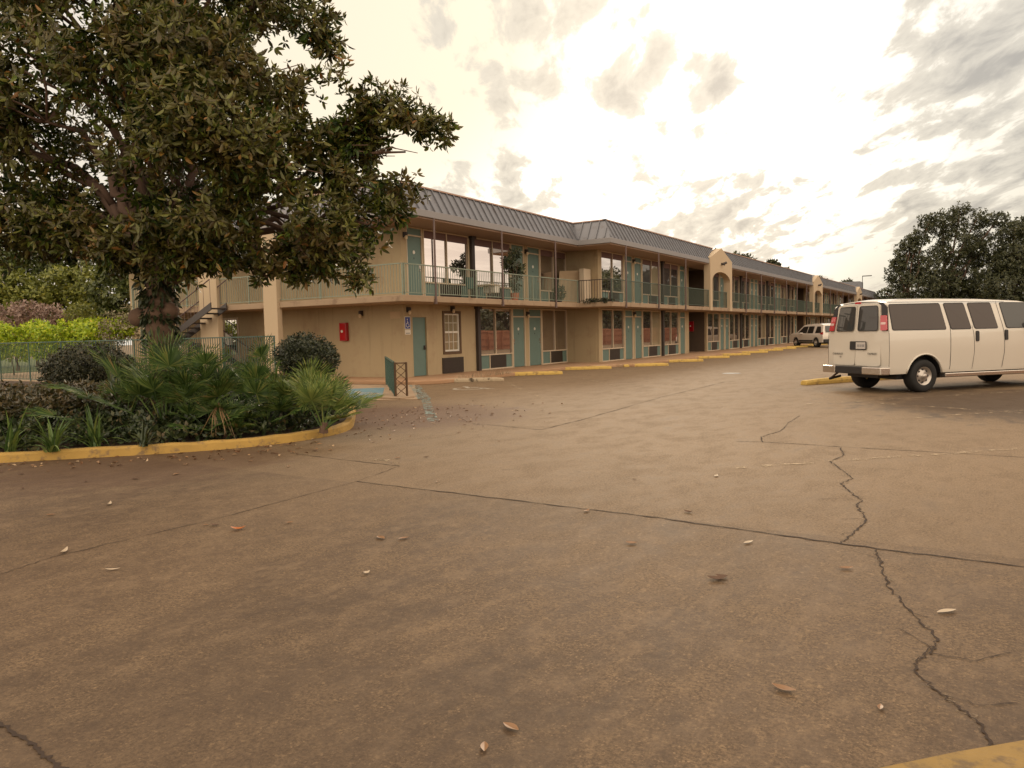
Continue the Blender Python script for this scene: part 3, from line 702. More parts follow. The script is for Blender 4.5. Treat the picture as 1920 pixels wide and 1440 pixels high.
# arched gable towers
def tower(y0, y1):
    xw, xf = E2 - .33, E2 + .05; yc = (y0 + y1) / 2; zb = ZS1 - .2; ze = 5.72; zp = 6.42
    pier = .42; sp_ = 4.42; ap = 4.98; hw = (y1 - y0) / 2 - pier
    arch = [(yc + hw * math.cos(a), sp_ + (ap - sp_) * math.sin(a)) for a in [math.pi * i / 14 for i in range(15)]]
    outl = [(y0, zb), (y0, ze), (yc, zp), (y1, ze), (y1, zb), (y1 - pier, zb)] + arch + [(y0 + pier, zb)]
    n = len(outl)
    mb = MB()
    # build as quads strips between outline pieces to stay clean
    def slabp(pts):
        k = len(pts); mb.add([(xw, a, b_) for a, b_ in pts] + [(xf, a, b_) for a, b_ in pts], [tuple(range(k)), tuple(range(k, 2 * k))[::-1]] + [(i, k + i, k + (i + 1) % k, (i + 1) % k) for i in range(k)])
    slabp(outl)
    o = mb.build('tower', 'column', bld)
    r_ = MB(); bk = E2 - 2.2
    for (ya, za, yb, zb_) in ((y0 - .05, ze - .03, yc, zp + .02), (yc, zp + .02, y1 + .05, ze - .03)):
        r_.add([(xw + .01, ya, za), (xw + .01, yb, zb_), (bk, yb, zb_), (bk, ya, za), (xw + .01, ya, za + .05), (xw + .01, yb, zb_ + .05), (bk, yb, zb_ + .05), (bk, ya, za + .05)],
               [(0, 1, 2, 3), (4, 7, 6, 5), (0, 4, 5, 1), (1, 5, 6, 2), (2, 6, 7, 3), (3, 7, 4, 0)])
    r_.build('gable_roof', 'roof', o)
    fl = MB(); fl.box(xf, xf + .05, yc - .07, yc + .07, 5.40, 5.54); fl.tube([(xf + .02, yc - .03, 5.47), (xf + .22, yc - .14, 5.43)], [.05, .075], 8); fl.tube([(xf + .02, yc + .03, 5.47), (xf + .24, yc + .20, 5.56)], [.05, .075], 8)
    fl.build('floodlight', 'darkmetal', o)
    railing((E2 - .18, y0 + pier), (E2 - .18, y1 - pier), m_='rail_shaded', parent=o)
for a, b_ in ((44.2, 48.65), (75.15, 79.7), (102.7, 107.0)): tower(a, b_)
# end block roof with box on top
eb = MB(); eb.add([(-30, 125.2, 4.2), (-12.5, 125.2, 4.2), (-12.5, 150, 4.2), (-30, 150, 4.2), (-25, 130, 7.3), (-17.5, 130, 7.3), (-17.5, 145, 7.3), (-25, 145, 7.3)], [(0, 1, 5, 4), (1, 2, 6, 5), (2, 3, 7, 6), (3, 0, 4, 7), (4, 5, 6, 7), (0, 3, 2, 1)])
eb.box(-29, -13.5, 126, 149, 0, 4.2)
ebr = empty('lobby_building', (-21, 137, 0), 'low hipped roof block at the far end of the motel', 'building')
eb.build('hipped_roof', 'roof', ebr); MB().box(-20.5, -17.6, 133, 137, 6.6, 8.6).build('roof_box', 'roof', ebr)

# lamps / signs on walls (each hangs on the wall but is its own fixture)
def wall_lamp(x, y, z, nrm, lab):
    e = empty('wall_lamp', (x, y, z), lab, 'wall lamp', 'wall lamps on the motel')
    a = MB()
    if nrm == 'x': a.box(x, x + .05, y - .06, y + .06, z - .06, z + .12); a.lathe([(.02, .10), (.06, .08), (.06, -.0), (.03, -.02)], 10, (x + .1, y, z + .02)); c = (x + .1, y, z - .08)
    else: a.box(x - .06, x + .06, y - .05, y, z - .06, z + .12); a.lathe([(.02, .10), (.06, .08), (.06, -.0), (.03, -.02)], 10, (x, y - .1, z + .02)); c = (x, y - .1, z - .08)
    a.build('bracket', 'darkmetal', e)
    MB().lathe([(.0, -.06), (.045, -.04), (.055, .03), (.03, .08)], 10, c).build('lamp_glass', 'lampglass', e)
wall_lamp(X1 + .01, 20.52, 2.42, 'x', 'black wall lamp above the wheelchair parking sign')
wall_lamp(-18.94, YW - .005, 2.36, 'y', 'black wall lamp on the plain side wall above the red cabinet')
wall_lamp(X1 + .01, 20.46, 4.98, 'x', 'small dark lamp at the upper balcony corner beside the first teal door')
wall_lamp(X1 + .01, 28.54, 2.36, 'x', 'small dark lamp between the two ground floor teal doors of the near wing')
wall_lamp(X1 + .01, 28.54, 5.04, 'x', 'small dark lamp between the two upper teal doors behind the tall balcony plant')
wall_lamp(X2 + .01, 36.4, 2.38, 'x', 'small dark lamp between paired ground floor doors of the projecting wing')
wall_lamp(X2 + .01, 36.4, 5.05, 'x', 'small dark lamp between paired upper doors of the projecting wing')
wall_lamp(X1 + .01, 23.07, 2.50, 'x', 'black spotlight over the small white sash window')
sg = empty('accessible_parking_sign', (X1 + .01, 20.5, 1.9), 'blue and white wheelchair parking sign with a small plate below by the corner door', 'parking sign')
MB().box(X1 + .002, X1 + .012, 20.36, 20.66, 1.78, 2.22).build('border', 'white', sg)
MB().box(X1 + .012, X1 + .016, 20.38, 20.64, 1.80, 2.20).build('face', 'blue', sg)
wc = MB(); cy_, cz_ = 20.50, 1.97
def yz(pts, w):
    r_ = ribbon([(a, b_) for a, b_ in pts], w, 0); wc.add([(X1 + .018, v[0], v[1]) for v in r_.v], r_.f)
yz([(cy_ + .075 * math.cos(R(a)), cz_ - .045 + .075 * math.sin(R(a))) for a in range(120, 391, 18)], .024)
yz([(cy_ - .01, cz_ + .11), (cy_, cz_ - .005), (cy_ + .06, cz_ - .005), (cy_ + .09, cz_ - .1), (cy_ + .115, cz_ - .09)], .026); yz([(cy_, cz_ + .05), (cy_ + .05, cz_ + .05)], .02)
wc.add([(X1 + .018, cy_ - .01 + .024 * math.cos(2 * math.pi * i / 10), cz_ + .15 + .024 * math.sin(2 * math.pi * i / 10)) for i in range(10)], [tuple(range(10))])
wc.build('wheelchair_symbol', 'white', sg)
MB().box(X1 + .002, X1 + .012, 20.36, 20.66, 1.60, 1.76).build('lower_plate', 'white', sg); MB().box(X1 + .012, X1 + .015, 20.40, 20.62, 1.635, 1.655).build('plate_stripe', 'blacktrim', sg)
def cabinet(loc, ny, lab):
    x, y, z = loc; e = empty('fire_extinguisher_cabinet', loc, lab, 'extinguisher cabinet', 'red extinguisher cabinets')
    MB().box(x - .17, x + .17, y - .14, y, z - .33, z + .33).build('case', 'red', e, bevel=.015)
    MB().box(x - .13, x + .13, y - .15, y - .141, z - .29, z + .29).build('door_panel', 'taillight', e)
    MB().lathe([(0, 0), (.05, 0), (.05, -.02), (0, -.02)], 10, (x - .02, y - .15, z + .02), 'y').build('dial', 'white', e)
cabinet((-19.78, YW - .002, 1.75), 1, 'red extinguisher cabinet on the plain side wall beside the round bush')
cabinet((X2 - 1.0, 48.3 - .002, 1.75), 1, 'red extinguisher cabinet in the dark breezeway under the first arch')
o = MB().box(-17.62, -17.18, YW - .015, YW - .002, 2.16, 2.40).build('wall_notice', 'woodpale'); tag(o, 'pale rectangular notice high on the side wall near the corner', 'notice')
# breezeway things
v_ = empty('vending_machine', (-17.3, 46.4, ZS1), 'green cooler machine behind the railing in the upper breezeway', 'vending machine')
MB().box(-18.0, -17.2, 45.6, 46.5, ZS1, ZS1 + 1.0).build('cabinet', 'green_rail', v_, bevel=.02); MB().box(-17.2, -17.17, 45.7, 46.4, ZS1 + .3, ZS1 + .9).build('front_panel', 'teal', v_)
v_ = empty('ice_bin', (-19.0, 45.9, .12), 'dark bin with white pipes low in the ground floor breezeway', 'bin')
MB().box(-19.4, -18.4, 45.2, 46.3, .12, .8).build('body', 'darkmetal', v_, bevel=.02); MB().tube([(-18.3, 45.3, .5), (-18.2, 45.8, .52), (-18.3, 46.2, .5)], .05, 8).build('pipe', 'white', v_)

# exterior staircase by the side wall
st = empty('exterior_staircase', (-25, 19.2, .12), 'brown steel staircase rising behind the side columns to the balcony', 'staircase')
def flight(xa, za, xb, zb, y0, y1):
    s_ = MB(); n = 8
    for y in (y0, y1 - .04): s_.add([(xa, y, za - .14), (xb, y, zb - .14), (xb, y, zb + .12), (xa, y, za + .12), (xa, y + .04, za - .14), (xb, y + .04, zb - .14), (xb, y + .04, zb + .12), (xa, y + .04, za + .12)], [(0, 1, 2, 3), (4, 7, 6, 5), (0, 4, 5, 1), (1, 5, 6, 2), (2, 6, 7, 3), (3, 7, 4, 0)])
    s_.build('stringer', 'darkmetal', st)
    t_ = MB()
    for k in range(n): f_ = (k + .5) / n; x = xa + (xb - xa) * f_; z = za + (zb - za) * f_; t_.box(x - .14, x + .14, y0 + .041, y1 - .041, z - .03, z + .02)
    t_.build('tread', 'darkmetal', st)
    h_ = MB()
    for y in (y0, y1):
        h_.tube([(xa, y, za + .95), (xb, y, zb + .95)], .022, 6)
        for k in range(n + 1): f_ = k / n; x = xa + (xb - xa) * f_; z = za + (zb - za) * f_; h_.tube([(x, y, z + .1), (x, y, z + .95)], .009, 5)
    h_.build('handrail', 'teal_rail' if y0 > 19.3 else 'post', st)
flight(-27.0, 1.45, -23.9, 2.80, 17.75, 18.45)
flight(-24.2, .16, -26.9, 1.42, 19.0, 19.8)
MB().box(-28.3, -27.0, 17.75, 19.9, 1.38, 1.46).build('landing', 'slab', st)
railing((-28.3, 17.78), (-27.02, 17.78), z=1.46, h_=1.0, parent=st, name='landing_railing'); railing((-28.28, 17.8), (-28.28, 19.85), z=1.46, parent=st, name='landing_railing')
for x, y in ((-28.2, 17.85), (-28.2, 19.8), (-27.1, 17.85)): MB().tube([(x, y, .0), (x, y, 1.38)], .04, 8).build('support_post', 'post', st)
# ground floor side wall openings behind the stair
wf = MB(); wf.box(-28.0, -25.6, YW - .03, YW - .002, .12, 2.45)
o = wf.build('side_window', 'trim', bld); MB().box(-27.9, -25.7, YW - .05, YW - .031, .95, 2.35).build('pane', 'glass_low', o)
for k, x in enumerate((-27.5, -26.9, -26.4)):
    o = MB().box(x, x + .42, YW - .07, YW - .052, 1.15 + .1 * k, 1.60 + .1 * k).build('posted_paper', 'white'); tag(o, ['pale paper taped inside the ground floor window nearest the tree trunk', 'pale paper in the middle of the side window', 'pale paper nearest the wide column in the side window'][k], 'paper', 'papers in the side window')

# ------------------------------------------------------------------ balcony things
pl = empty('potted_plant', (-15.95, 25.9, ZS1), 'tall leafy plant in a terracotta pot on the upper balcony', 'potted plant')
px_, py_ = -15.9, 25.75
MB().lathe([(0, 0), (.13, 0), (.19, .30), (.17, .30), (.0, .27)], 16, (px_, py_, ZS1 + .001)).build('pot', 'terracotta', pl, smooth=False)
s_ = MB()
for k in range(5):
    a = k * 1.3; s_.tube([(px_, py_, ZS1 + .25), (px_ + .05 * math.cos(a), py_ + .08 * math.sin(a), ZS1 + .9), (px_ + .2 * math.cos(a), py_ + .35 * math.sin(a), ZS1 + 1.6)], [.015, .012, .008], 6)
s_.build('stem', 'twig', pl)
Cc, Uu = blob_points([(px_, py_ - .35, ZS1 + 1.45, .30, .42, .30), (px_, py_ + .3, ZS1 + 1.2, .28, .35, .3), (px_, py_ + .1, ZS1 + 1.85, .2, .25, .2), (px_, py_, ZS1 + .7, .18, .2, .35)], 230, .1, .0, 3)
leafmesh('foliage', *rosettes(Cc, unit(Uu + np.array([0, 0, -.2])), .13, 4, .2), 'dbushg', pl)
def small_plant(x, y, z, r_, h_, lab, mt='dbushg', pot=True):
    e = empty('small_plant', (x, y, z), lab, 'plant')
    if pot: MB().lathe([(0, 0), (.10, 0), (.14, .22), (.12, .22), (0, .2)], 14, (x, y, z + .001)).build('pot', 'darkmetal', e)
    Cc, Uu = blob_points([(x, y, z + h_ * .6, r_, r_, h_ * .45)], 300, .1)
    leafmesh('foliage', *rosettes(Cc, unit(Uu + np.array([0, 0, .5])), .12, 4, .2), mt, e)
small_plant(-15.95, 29.55, ZS1, .25, .75, 'dark bushy plant low on the balcony next to the pale board')
o = empty('creeping_plant', (-14.8, 30.55, ZS1), 'low tangled greenery trailing over the balcony edge at the step in the wing', 'plant')
Cc, Uu = blob_points([(-15.1 + .25 * k, YSE + .12, ZS1 + .05, .25, .16, .12) for k in range(5)], 260, .1)
leafmesh('foliage', *rosettes(Cc, Uu, .09, 4, .2), 'dbush', o)
e = empty('leaning_board', (-16.2, 31.9, ZS1), 'pale tan cabinet door leaning on the wall at the end of the near balcony', 'board')
b_ = MB(); b_.add([(-16.95, 31.2, ZS1 + .01), (-16.0, 31.95, ZS1 + .01), (-16.0, 32.05, ZS1 + 1.55), (-16.95, 31.45, ZS1 + 1.55)] + [(-16.92, 31.14, ZS1 + .01), (-15.96, 31.89, ZS1 + .01), (-15.96, 31.99, ZS1 + 1.55), (-16.92, 31.39, ZS1 + 1.55)], [(0, 1, 2, 3), (7, 6, 5, 4), (0, 4, 5, 1), (1, 5, 6, 2), (2, 6, 7, 3), (3, 7, 4, 0)])
b_.build('panel', 'woodpale', e); MB().box(-15.96, -15.72, 31.5, 32.2, ZS1 + .01, ZS1 + 1.6).build('side_panel', 'trim', e, bevel=.01)
ch = empty('plastic_chair', (-16.3, 23.6, ZS1), 'dark green plastic chair on the upper balcony behind the railing', 'chair')
MB().box(-16.55, -16.1, 23.4, 23.85, ZS1 + .40, ZS1 + .44).build('seat', 'green_rail', ch, bevel=.01)
MB().box(-16.58, -16.53, 23.4, 23.85, ZS1 + .44, ZS1 + .85).build('backrest', 'green_rail', ch, bevel=.01)
for x in (-16.53, -16.14):
    for y in (23.43, 23.8): MB().tube([(x, y, ZS1 + .001), (x, y, ZS1 + .4)], .018, 6).build('leg', 'green_rail', ch)
tb = empty('small_table', (-16.3, 24.5, ZS1), 'small grey cloth covered table on the balcony beside the green chair', 'table')
MB().box(-16.6, -16.0, 24.15, 24.85, ZS1 + .55, ZS1 + .60).build('tabletop', 'trim', tb, bevel=.01); MB().box(-16.58, -16.02, 24.5, 24.83, ZS1 + .28, ZS1 + .548).build('cloth', 'white', tb, bevel=.02)
for x in (-16.55, -16.05):
    for y in (24.2, 24.8): MB().tube([(x, y, ZS1 + .001), (x, y, ZS1 + .55)], .015, 6).build('leg', 'post', tb)

# ------------------------------------------------------------------ wheel stops, kerbs, handrail
def wstop(cx, cy, L, m_, lab, h_=.13, w_=.16, ang=R(40.2)):
    ca, sa = math.cos(ang), math.sin(ang); mb = MB(); n = 9; rr = random.Random(int(cx * 97 + cy * 31))
    rings = []
    for i in range(n):
        s = -L / 2 + L * i / (n - 1); j_ = lambda a: rr.uniform(-a, a); e_ = .8 if i in (0, n - 1) else 1
        prof = [(-w_ / 2, 0), (-w_ / 2 * .95, h_ * .55 * e_ + j_(.006)), (-w_ / 2 * .6, h_ * e_ + j_(.008)), (w_ / 2 * .6, h_ * e_ + j_(.008)), (w_ / 2 * .95, h_ * .55 * e_ + j_(.006)), (w_ / 2, 0)]
        rings.append([(cx + s * ca - q * sa, cy + s * sa + q * ca, z) for q, z in prof])
    vs = [v for r_ in rings for v in r_]
    mb.add(vs, [(i * 6 + j_, i * 6 + (j_ + 1) % 6, (i + 1) * 6 + (j_ + 1) % 6, (i + 1) * 6 + j_) for i in range(n - 1) for j_ in range(6)] + [tuple(range(6)), tuple(range((n - 1) * 6, n * 6))])
    o = mb.build('wheel_stop', m_, bevel=.012); tag(o, lab, 'wheel stop', 'wheel stops along the walkway')
ords = ['second', 'third', 'fourth', 'fifth', 'sixth', 'seventh', 'eighth', 'ninth', 'tenth', 'eleventh', 'twelfth', 'thirteenth', 'fourteenth']
wstop(-14.35, 20.45, 2.1, 'stopw', 'crumbling off white wheel stop with dirt and weeds on it, closest to the ramp')
sts = [(-14.2, 24.3), (-14.05, 28.3), (-12.6, 31.1), (-12.45, 35.4), (-12.45, 39.8)] + [(-12.45, 44.0 + 4.1 * k) for k in range(5)] + [(-12.45, 64.6 + 4.1 * k) for k in range(3)]
for k, (x, y) in enumerate(sts): wstop(x, y, 2.05 if k < 2 else 2.0, 'stop', 'yellow painted wheel stop, %s from the ramp railing' % ords[k])
wstop(-13.9, 30.3, 1.9, 'walk', 'low reddish concrete bumper behind the yellow wheel stops at the wall step', .12)
wstop(-3.1, 23.15, 4.2, 'stop', 'yellow concrete bumper under the rear of the white van', .15, .22, R(59))
o = MB().prism([(-.75, 2.36), (-.45, 2.68), (-.28, 2.855), (-.07, 3.085), (.13, 3.285), (.6, 3.72), (.9, 3.3), (-.3, 2.2)], 0, .012).build('yellow_kerb_paint', 'kerbdull'); tag(o, kind='structure')

KERB = [(-14.2, .6), (-13.2, 2.3), (-12.2, 3.65), (-11.05, 4.87), (-10.1, 5.82), (-9.3, 6.75), (-8.95, 7.4), (-8.78, 8.1), (-8.82, 8.8), (-9.1, 9.4), (-9.6, 10.0), (-12.2, 12.8), (-14.05, 14.0), (-16.2, 16.2)]
def smooth_path(p, it=2):
    for _ in range(it):
        q = [p[0]]
        for i in range(len(p) - 1):
            a, b_ = Vector(p[i]), Vector(p[i + 1]); q += [tuple(a.lerp(b_, .25)), tuple(a.lerp(b_, .75))]
        p = q + [p[-1]]
    return p
KP = smooth_path(KERB)
kb = MB(); vs = []
for i, p in enumerate(KP):
    p = Vector(p); dd = Vector(KP[min(i + 1, len(KP) - 1)]) - Vector(KP[max(0, i - 1)]); nn_ = Vector((-dd.y, dd.x)).normalized()
    hj = .128 + random.uniform(-.008, .008)
    for q, z in ((0, 0), (.012, hj - .03), (.03, hj), (.125, hj), (.135, 0)): vs.append((p.x + nn_.x * q, p.y + nn_.y * q, z))
n = len(KP); kb.add(vs, [(i * 5 + j_, i * 5 + j_ + 1, (i + 1) * 5 + j_ + 1, (i + 1) * 5 + j_) for i in range(n - 1) for j_ in range(4)])
o = kb.build('planter_kerb', 'kerb'); tag(o, 'curved yellow painted kerb round the planting bed', 'kerb')
BED = [(x - .1, y) for x, y in KP[::3]] + [(-20, 16.2), (-40, 15.5), (-40, -5), (-16, -2)]
o = MB().prism([(x - .05, y) for x, y in KP] + [(-20, 15.4), (-40, 15.4), (-40, -5), (-16, -2)], 0, .10).build('planting_bed_soil', 'soil'); tag(o, kind='structure')

hr = empty('ramp_handrail', (-12.5, 14.5, 0), 'short dark green ramp railing with crossed bars at its end', 'handrail')
ra, rb_ = Vector((-12.58, 14.55)), Vector((-16.2, 18.35))
railing(ra[:], rb_[:], m_='green_rail', z=.02, h_=.90, sp_=.10, post=2.2, parent=hr, name='long_panel')
dr = (rb_ - ra).normalized(); nn_ = Vector((dr.y, -dr.x)); nn_ = nn_ if nn_.x > 0 else -nn_
rc = ra + nn_ * .31
x_ = MB()
for p in (ra + nn_ * .03, rc): x_.prism([(p.x - .02, p.y - .02), (p.x + .02, p.y - .02), (p.x + .02, p.y + .02), (p.x - .02, p.y + .02)], .02, .90)
q0, q1 = ra + nn_ * .05, rc - nn_ * .02
for z in (.88,): x_.tube([(q0.x, q0.y, z), (q1.x, q1.y, z)], .018, 6)
for k in range(4):
    z0, z1 = .08 + k * .2, .28 + k * .2
    x_.tube([(q0.x, q0.y, z0), (q1.x, q1.y, z1)], .009, 5); x_.tube([(q0.x, q0.y, z1), (q1.x, q1.y, z0)], .009, 5)
x_.build('crossed_end_panel', 'brown', hr)
MB().box(-13.0, -12.1, 14.2, 14.75, .021, .05).build('base_plate', 'pad', hr)

pf = empty('pool_fence', (-28, 15.6, 0), 'dark green metal picket fence behind the planting bed', 'fence')
railing((-42, 15.6), (-18.1, 15.6), m_='green_rail', z=.08, h_=1.57, sp_=.115, post=2.4, parent=pf, name='picket_panel', lowr=.1)

# wooden fence on the far side of the lot (seen mirrored in the windows)
wfe = empty('wooden_fence', (7, 50, 0), 'red brown wooden fence reflected in the ground floor windows', 'fence')
f = MB(); y = 2.0
while y < 240: hh_ = 1.86 + random.uniform(-.02, .02); f.box(7.06 + random.uniform(0, .008), 7.085, y, y + .138, .03, hh_); y += .145
f.build('boards', 'wood', wfe)
f = MB()
for z in (.4, 1.05, 1.65): f.box(7.0, 7.055, 2, 240, z, z + .09)
f.build('rails', 'wood', wfe)
f = MB(); y = 3
while y < 240: f.box(6.9, 6.995, y, y + .09, 0, 1.80); y += 2.44
f.build('fence_posts', 'wood', wfe)

# ------------------------------------------------------------------ vehicles
def carbody(prof, width, cuts, inset, name, m_, parent, bevel=.03):
    bm = bmesh.new()
    v0 = [bm.verts.new((x, 0, z)) for x, z in prof]; v1 = [bm.verts.new((x, width, z)) for x, z in prof]
    n = len(prof); bm.faces.new(v0); bm.faces.new(v1[::-1])
    for i in range(n): bm.faces.new((v0[(i + 1) % n], v0[i], v1[i], v1[(i + 1) % n]))
    for z in cuts: bmesh.ops.bisect_plane(bm, geom=bm.verts[:] + bm.edges[:] + bm.faces[:], plane_co=(0, 0, z), plane_no=(0, 0, 1))
    for k in range(1, 6): bmesh.ops.bisect_plane(bm, geom=bm.verts[:] + bm.edges[:] + bm.faces[:], plane_co=(0, width * k / 6, 0), plane_no=(0, 1, 0))
    bmesh.ops.triangulate(bm, faces=[f for f in bm.faces if len(f.verts) > 8])
    for v in bm.verts:
        u = (v.co.y / width - .5) * 2; ins = inset(v.co.x, v.co.z)
        v.co.y = width / 2 + u * (width / 2 - ins)
        if v.co.z > cuts[-1]: v.co.z += .035 * (1 - u * u)
        v.co.x += .05 * u * u if v.co.x < .3 else (-.12 * u * u if v.co.x > prof_max - .4 else 0)
    bmesh.ops.recalc_face_normals(bm, faces=bm.faces)
    me = bpy.data.meshes.new(name); bm.to_mesh(me); bm.free(); me.materials.append(M[m_])
    me.polygons.foreach_set('use_smooth', [True] * len(me.polygons))
    o = bpy.data.objects.new(name, me); col.objects.link(o); o.parent = parent
    b_ = o.modifiers.new('bevel', 'BEVEL'); b_.width = bevel; b_.segments = 3; b_.limit_method = 'ANGLE'; b_.angle_limit = R(28)
    try:
        me.set_sharp_from_angle(angle=R(40))
    except Exception: pass
    return o
def wheel(parent, x, y, r_, w_, side, mt='steel'):
    t_ = MB(); s = side
    t_.lathe([(r_ * .56, 0), (r_ * .60, -.012 * s), (r_ * .88, -.02 * s), (r_ * .96, .0), (r_, .03 * s), (r_, (w_ - .03) * s), (r_ * .95, w_ * s), (r_ * .5, w_ * s), (r_ * .5, .05 * s), (r_ * .56, 0)], 36, (x, y, r_), 'y')
    o = t_.build('wheel', 'rubber', parent, smooth=True, local=True)
    rm = MB(); rm.lathe([(r_ * .56, -.004 * s), (r_ * .52, .0), (r_ * .47, .05 * s), (r_ * .40, .055 * s), (r_ * .30, .02 * s), (r_ * .17, .01 * s), (r_ * .15, -.03 * s), (r_ * .10, -.05 * s), (0, -.05 * s)], 36, (x, y, r_), 'y')
    rim = rm.build('rim', mt, o, smooth=True, local=True); 
    hl = MB()
    for k in range(8):
        a = 2 * math.pi * k / 8; cx, cz = x + r_ * .375 * math.cos(a), r_ + r_ * .375 * math.sin(a)
        hl.lathe([(0, -.004 * s), (r_ * .062, -.004 * s), (r_ * .062, .03 * s)], 10, (cx, y + .037 * s, cz), 'y')
    hl.build('rim_holes', 'blacktrim', rim, local=True)
    return o
def arch(cx, cz, r_, z0, n=12):
    a0 = math.asin(max(-1, min(1, (z0 - cz) / r_)))
    return [(cx + r_ * math.cos(a), cz + r_ * math.sin(a)) for a in [math.pi - a0 + (2 * a0 - math.pi) * i / n for i in range(n + 1)]]
# --- van
van = empty('parked_van', (-1.911, 18.847, 0), 'white passenger van parked beside the yellow bumper, seen from behind', 'van', rz=R(48.229))
VW = 2.0; prof_max = 5.95
def vin(x, z):
    if z < .5: return .03
    if z < 1.35: return .012 * abs(z - 1.0) / .4
    if z <= 2.0: return .012 + .115 * (z - 1.35) / .65
    return .127 + .20 * min(1, (z - 2.0) / .13)
vp = [(.02, .44)] + arch(1.04, .37, .49, .44) + [(2.6, .44)] + arch(4.98, .37, .47, .44)[0:13] + [(5.85, .44), (5.95, .62), (5.93, .95), (5.7, 1.12), (5.1, 1.32), (4.4, 1.93), (3.95, 2.06), (2.9, 2.11), (1.6, 2.13), (.5, 2.12), (.16, 2.08), (.08, 2.0), (.01, 1.40), (0.0, .95), (0.0, .60)]
body = carbody(vp, VW, [.52, .98, 1.08, 1.35, 1.7, 2.0], vin, 'body', 'carwhite', van)
def side_fn(near=True, off=.0):
    def f_(x, z, t_):
        zi = vin(x, min(z, 2.0)); y = zi - off - t_ if near else VW - zi + off + t_
        return (x, y, z)
    return f_
def rpoly(pts, r_=.05, n=4):
    out_ = []
    k = len(pts)
    for i in range(k):
        p, a, b_ = Vector(pts[i]), Vector(pts[i - 1]), Vector(pts[(i + 1) % k])
        d0, d1 = (a - p).normalized() * r_, (b_ - p).normalized() * r_
        for j_ in range(n + 1):
            f_ = j_ / n; q = (p + d0) * (1 - f_) ** 2 + p * 2 * f_ * (1 - f_) + (p + d1) * f_ ** 2; out_.append((q.x, q.y))
    return out_
def grow(pts, g_):
    c = Vector((sum(p[0] for p in pts) / len(pts), sum(p[1] for p in pts) / len(pts)))
    return [(p[0] + (g_ if p[0] > c.x else -g_), p[1] + (g_ if p[1] > c.y else -g_)) for p in pts]
wins = [[(.16, 1.44), (1.64, 1.43), (1.52, 2.01), (.13, 2.00)], [(1.79, 1.43), (2.36, 1.43), (2.21, 2.01), (1.65, 2.01)], [(2.48, 1.43), (3.15, 1.43), (3.00, 2.01), (2.34, 2.01)], [(3.42, 1.43), (4.75, 1.43), (4.28, 1.90), (4.05, 2.0), (3.29, 2.01)]]
for near in (True, False):
    for k, w_ in enumerate(wins):
        o = MB().slab(side_fn(near, .002), rpoly(grow(w_, .018), .06), .004).build('side_window', 'blacktrim', van, local=True)
        MB().slab(side_fn(near, .007), rpoly(w_, .05), .003).build('pane', 'cargl_side' if k < 3 else 'cargl', o, local=True)
def seam(pts, fn, w_=.012, parent=van, name='door_seam'):
    r_ = ribbon(pts, w_, 0, 0, 8); q = MB(); q.add([fn(v[0], v[1], .004) for v in r_.v], r_.f); return q.build(name, 'blacktrim', parent, local=True)
for near in (True, False):
    fn = side_fn(near, .0)
    seam([(1.70, 2.03), (1.76, 1.5), (1.76, .6), (1.74, .5)], fn); seam([(2.40, 1.5), (2.44, 1.2), (2.45, .9), (2.40, .5)], fn, .009)
    seam([(3.18, 2.05), (3.30, 1.5), (3.34, 1.2), (3.34, .85), (3.28, .5)], fn); seam([(.045, 1.42), (.05, .9), (.05, .5)], fn)
    seam([(.14, 2.055), (1.6, 2.06), (3.5, 2.04)], lambda x, z, t_: (x, (.185 - t_) if near else VW - .185 + t_, z), .008, name='roof_gutter')
for x, z in ((2.53, 1.25), (3.39, 1.26)):
    MB().slab(side_fn(True, .0), rpoly([(x - .045, z - .12), (x + .045, z - .12), (x + .045, z + .12), (x - .045, z + .12)], .03), .02).build('door_handle', 'blacktrim', van, local=True)
# arch lip, sill step
for cx in (1.04, 4.98):
    a_ = arch(cx, .37, .505, .46, 16); MB().tube([(x, vin(x, z) - .008, z) for x, z in a_], .018, 6).build('arch_lip', 'carwhite', van, local=True, smooth=True)
MB().box(1.6, 4.4, -.02, .16, .33, .42).build('running_board', 'chrome', van, local=True, bevel=.015)
# underbody
ub = MB(); ub.box(.5, 5.5, .28, 1.72, .30, .50); ub.box(.2, .6, .5, 1.5, .34, .48); ub.tube([(1.04, .2, .37), (1.04, 1.8, .37)], .06, 8); ub.tube([(.2, 1.75, .33), (-.1, 1.78, .27)], .03, 8)
ub.build('chassis', 'blacktrim', van, local=True)
ws = MB(); ws.box(.50, 1.58, .26, .30, .42, .98); ws.box(.5, 1.58, 1.70, 1.74, .42, .98); ws.box(4.48, 5.48, .26, .3, .42, .9); ws.build('wheel_well', 'blacktrim', van, local=True)
for cx in (1.04, 4.98):
    for y0, y1 in ((.035, .55), (1.45, 1.965)):
        a_ = arch(cx, .37, .484, .43, 16); q = MB(); k = len(a_)
        q.add([(x, y0, z) for x, z in a_] + [(x, y1, z) for x, z in a_], [(i, i + 1, k + i + 1, k + i) for i in range(k - 1)])
        q.build('arch_liner', 'blacktrim', van, local=True)
for x in (1.04, 4.98):
    wheel(van, x, .03, .375, .25, 1); wheel(van, x, VW - .03, .375, .25, -1)
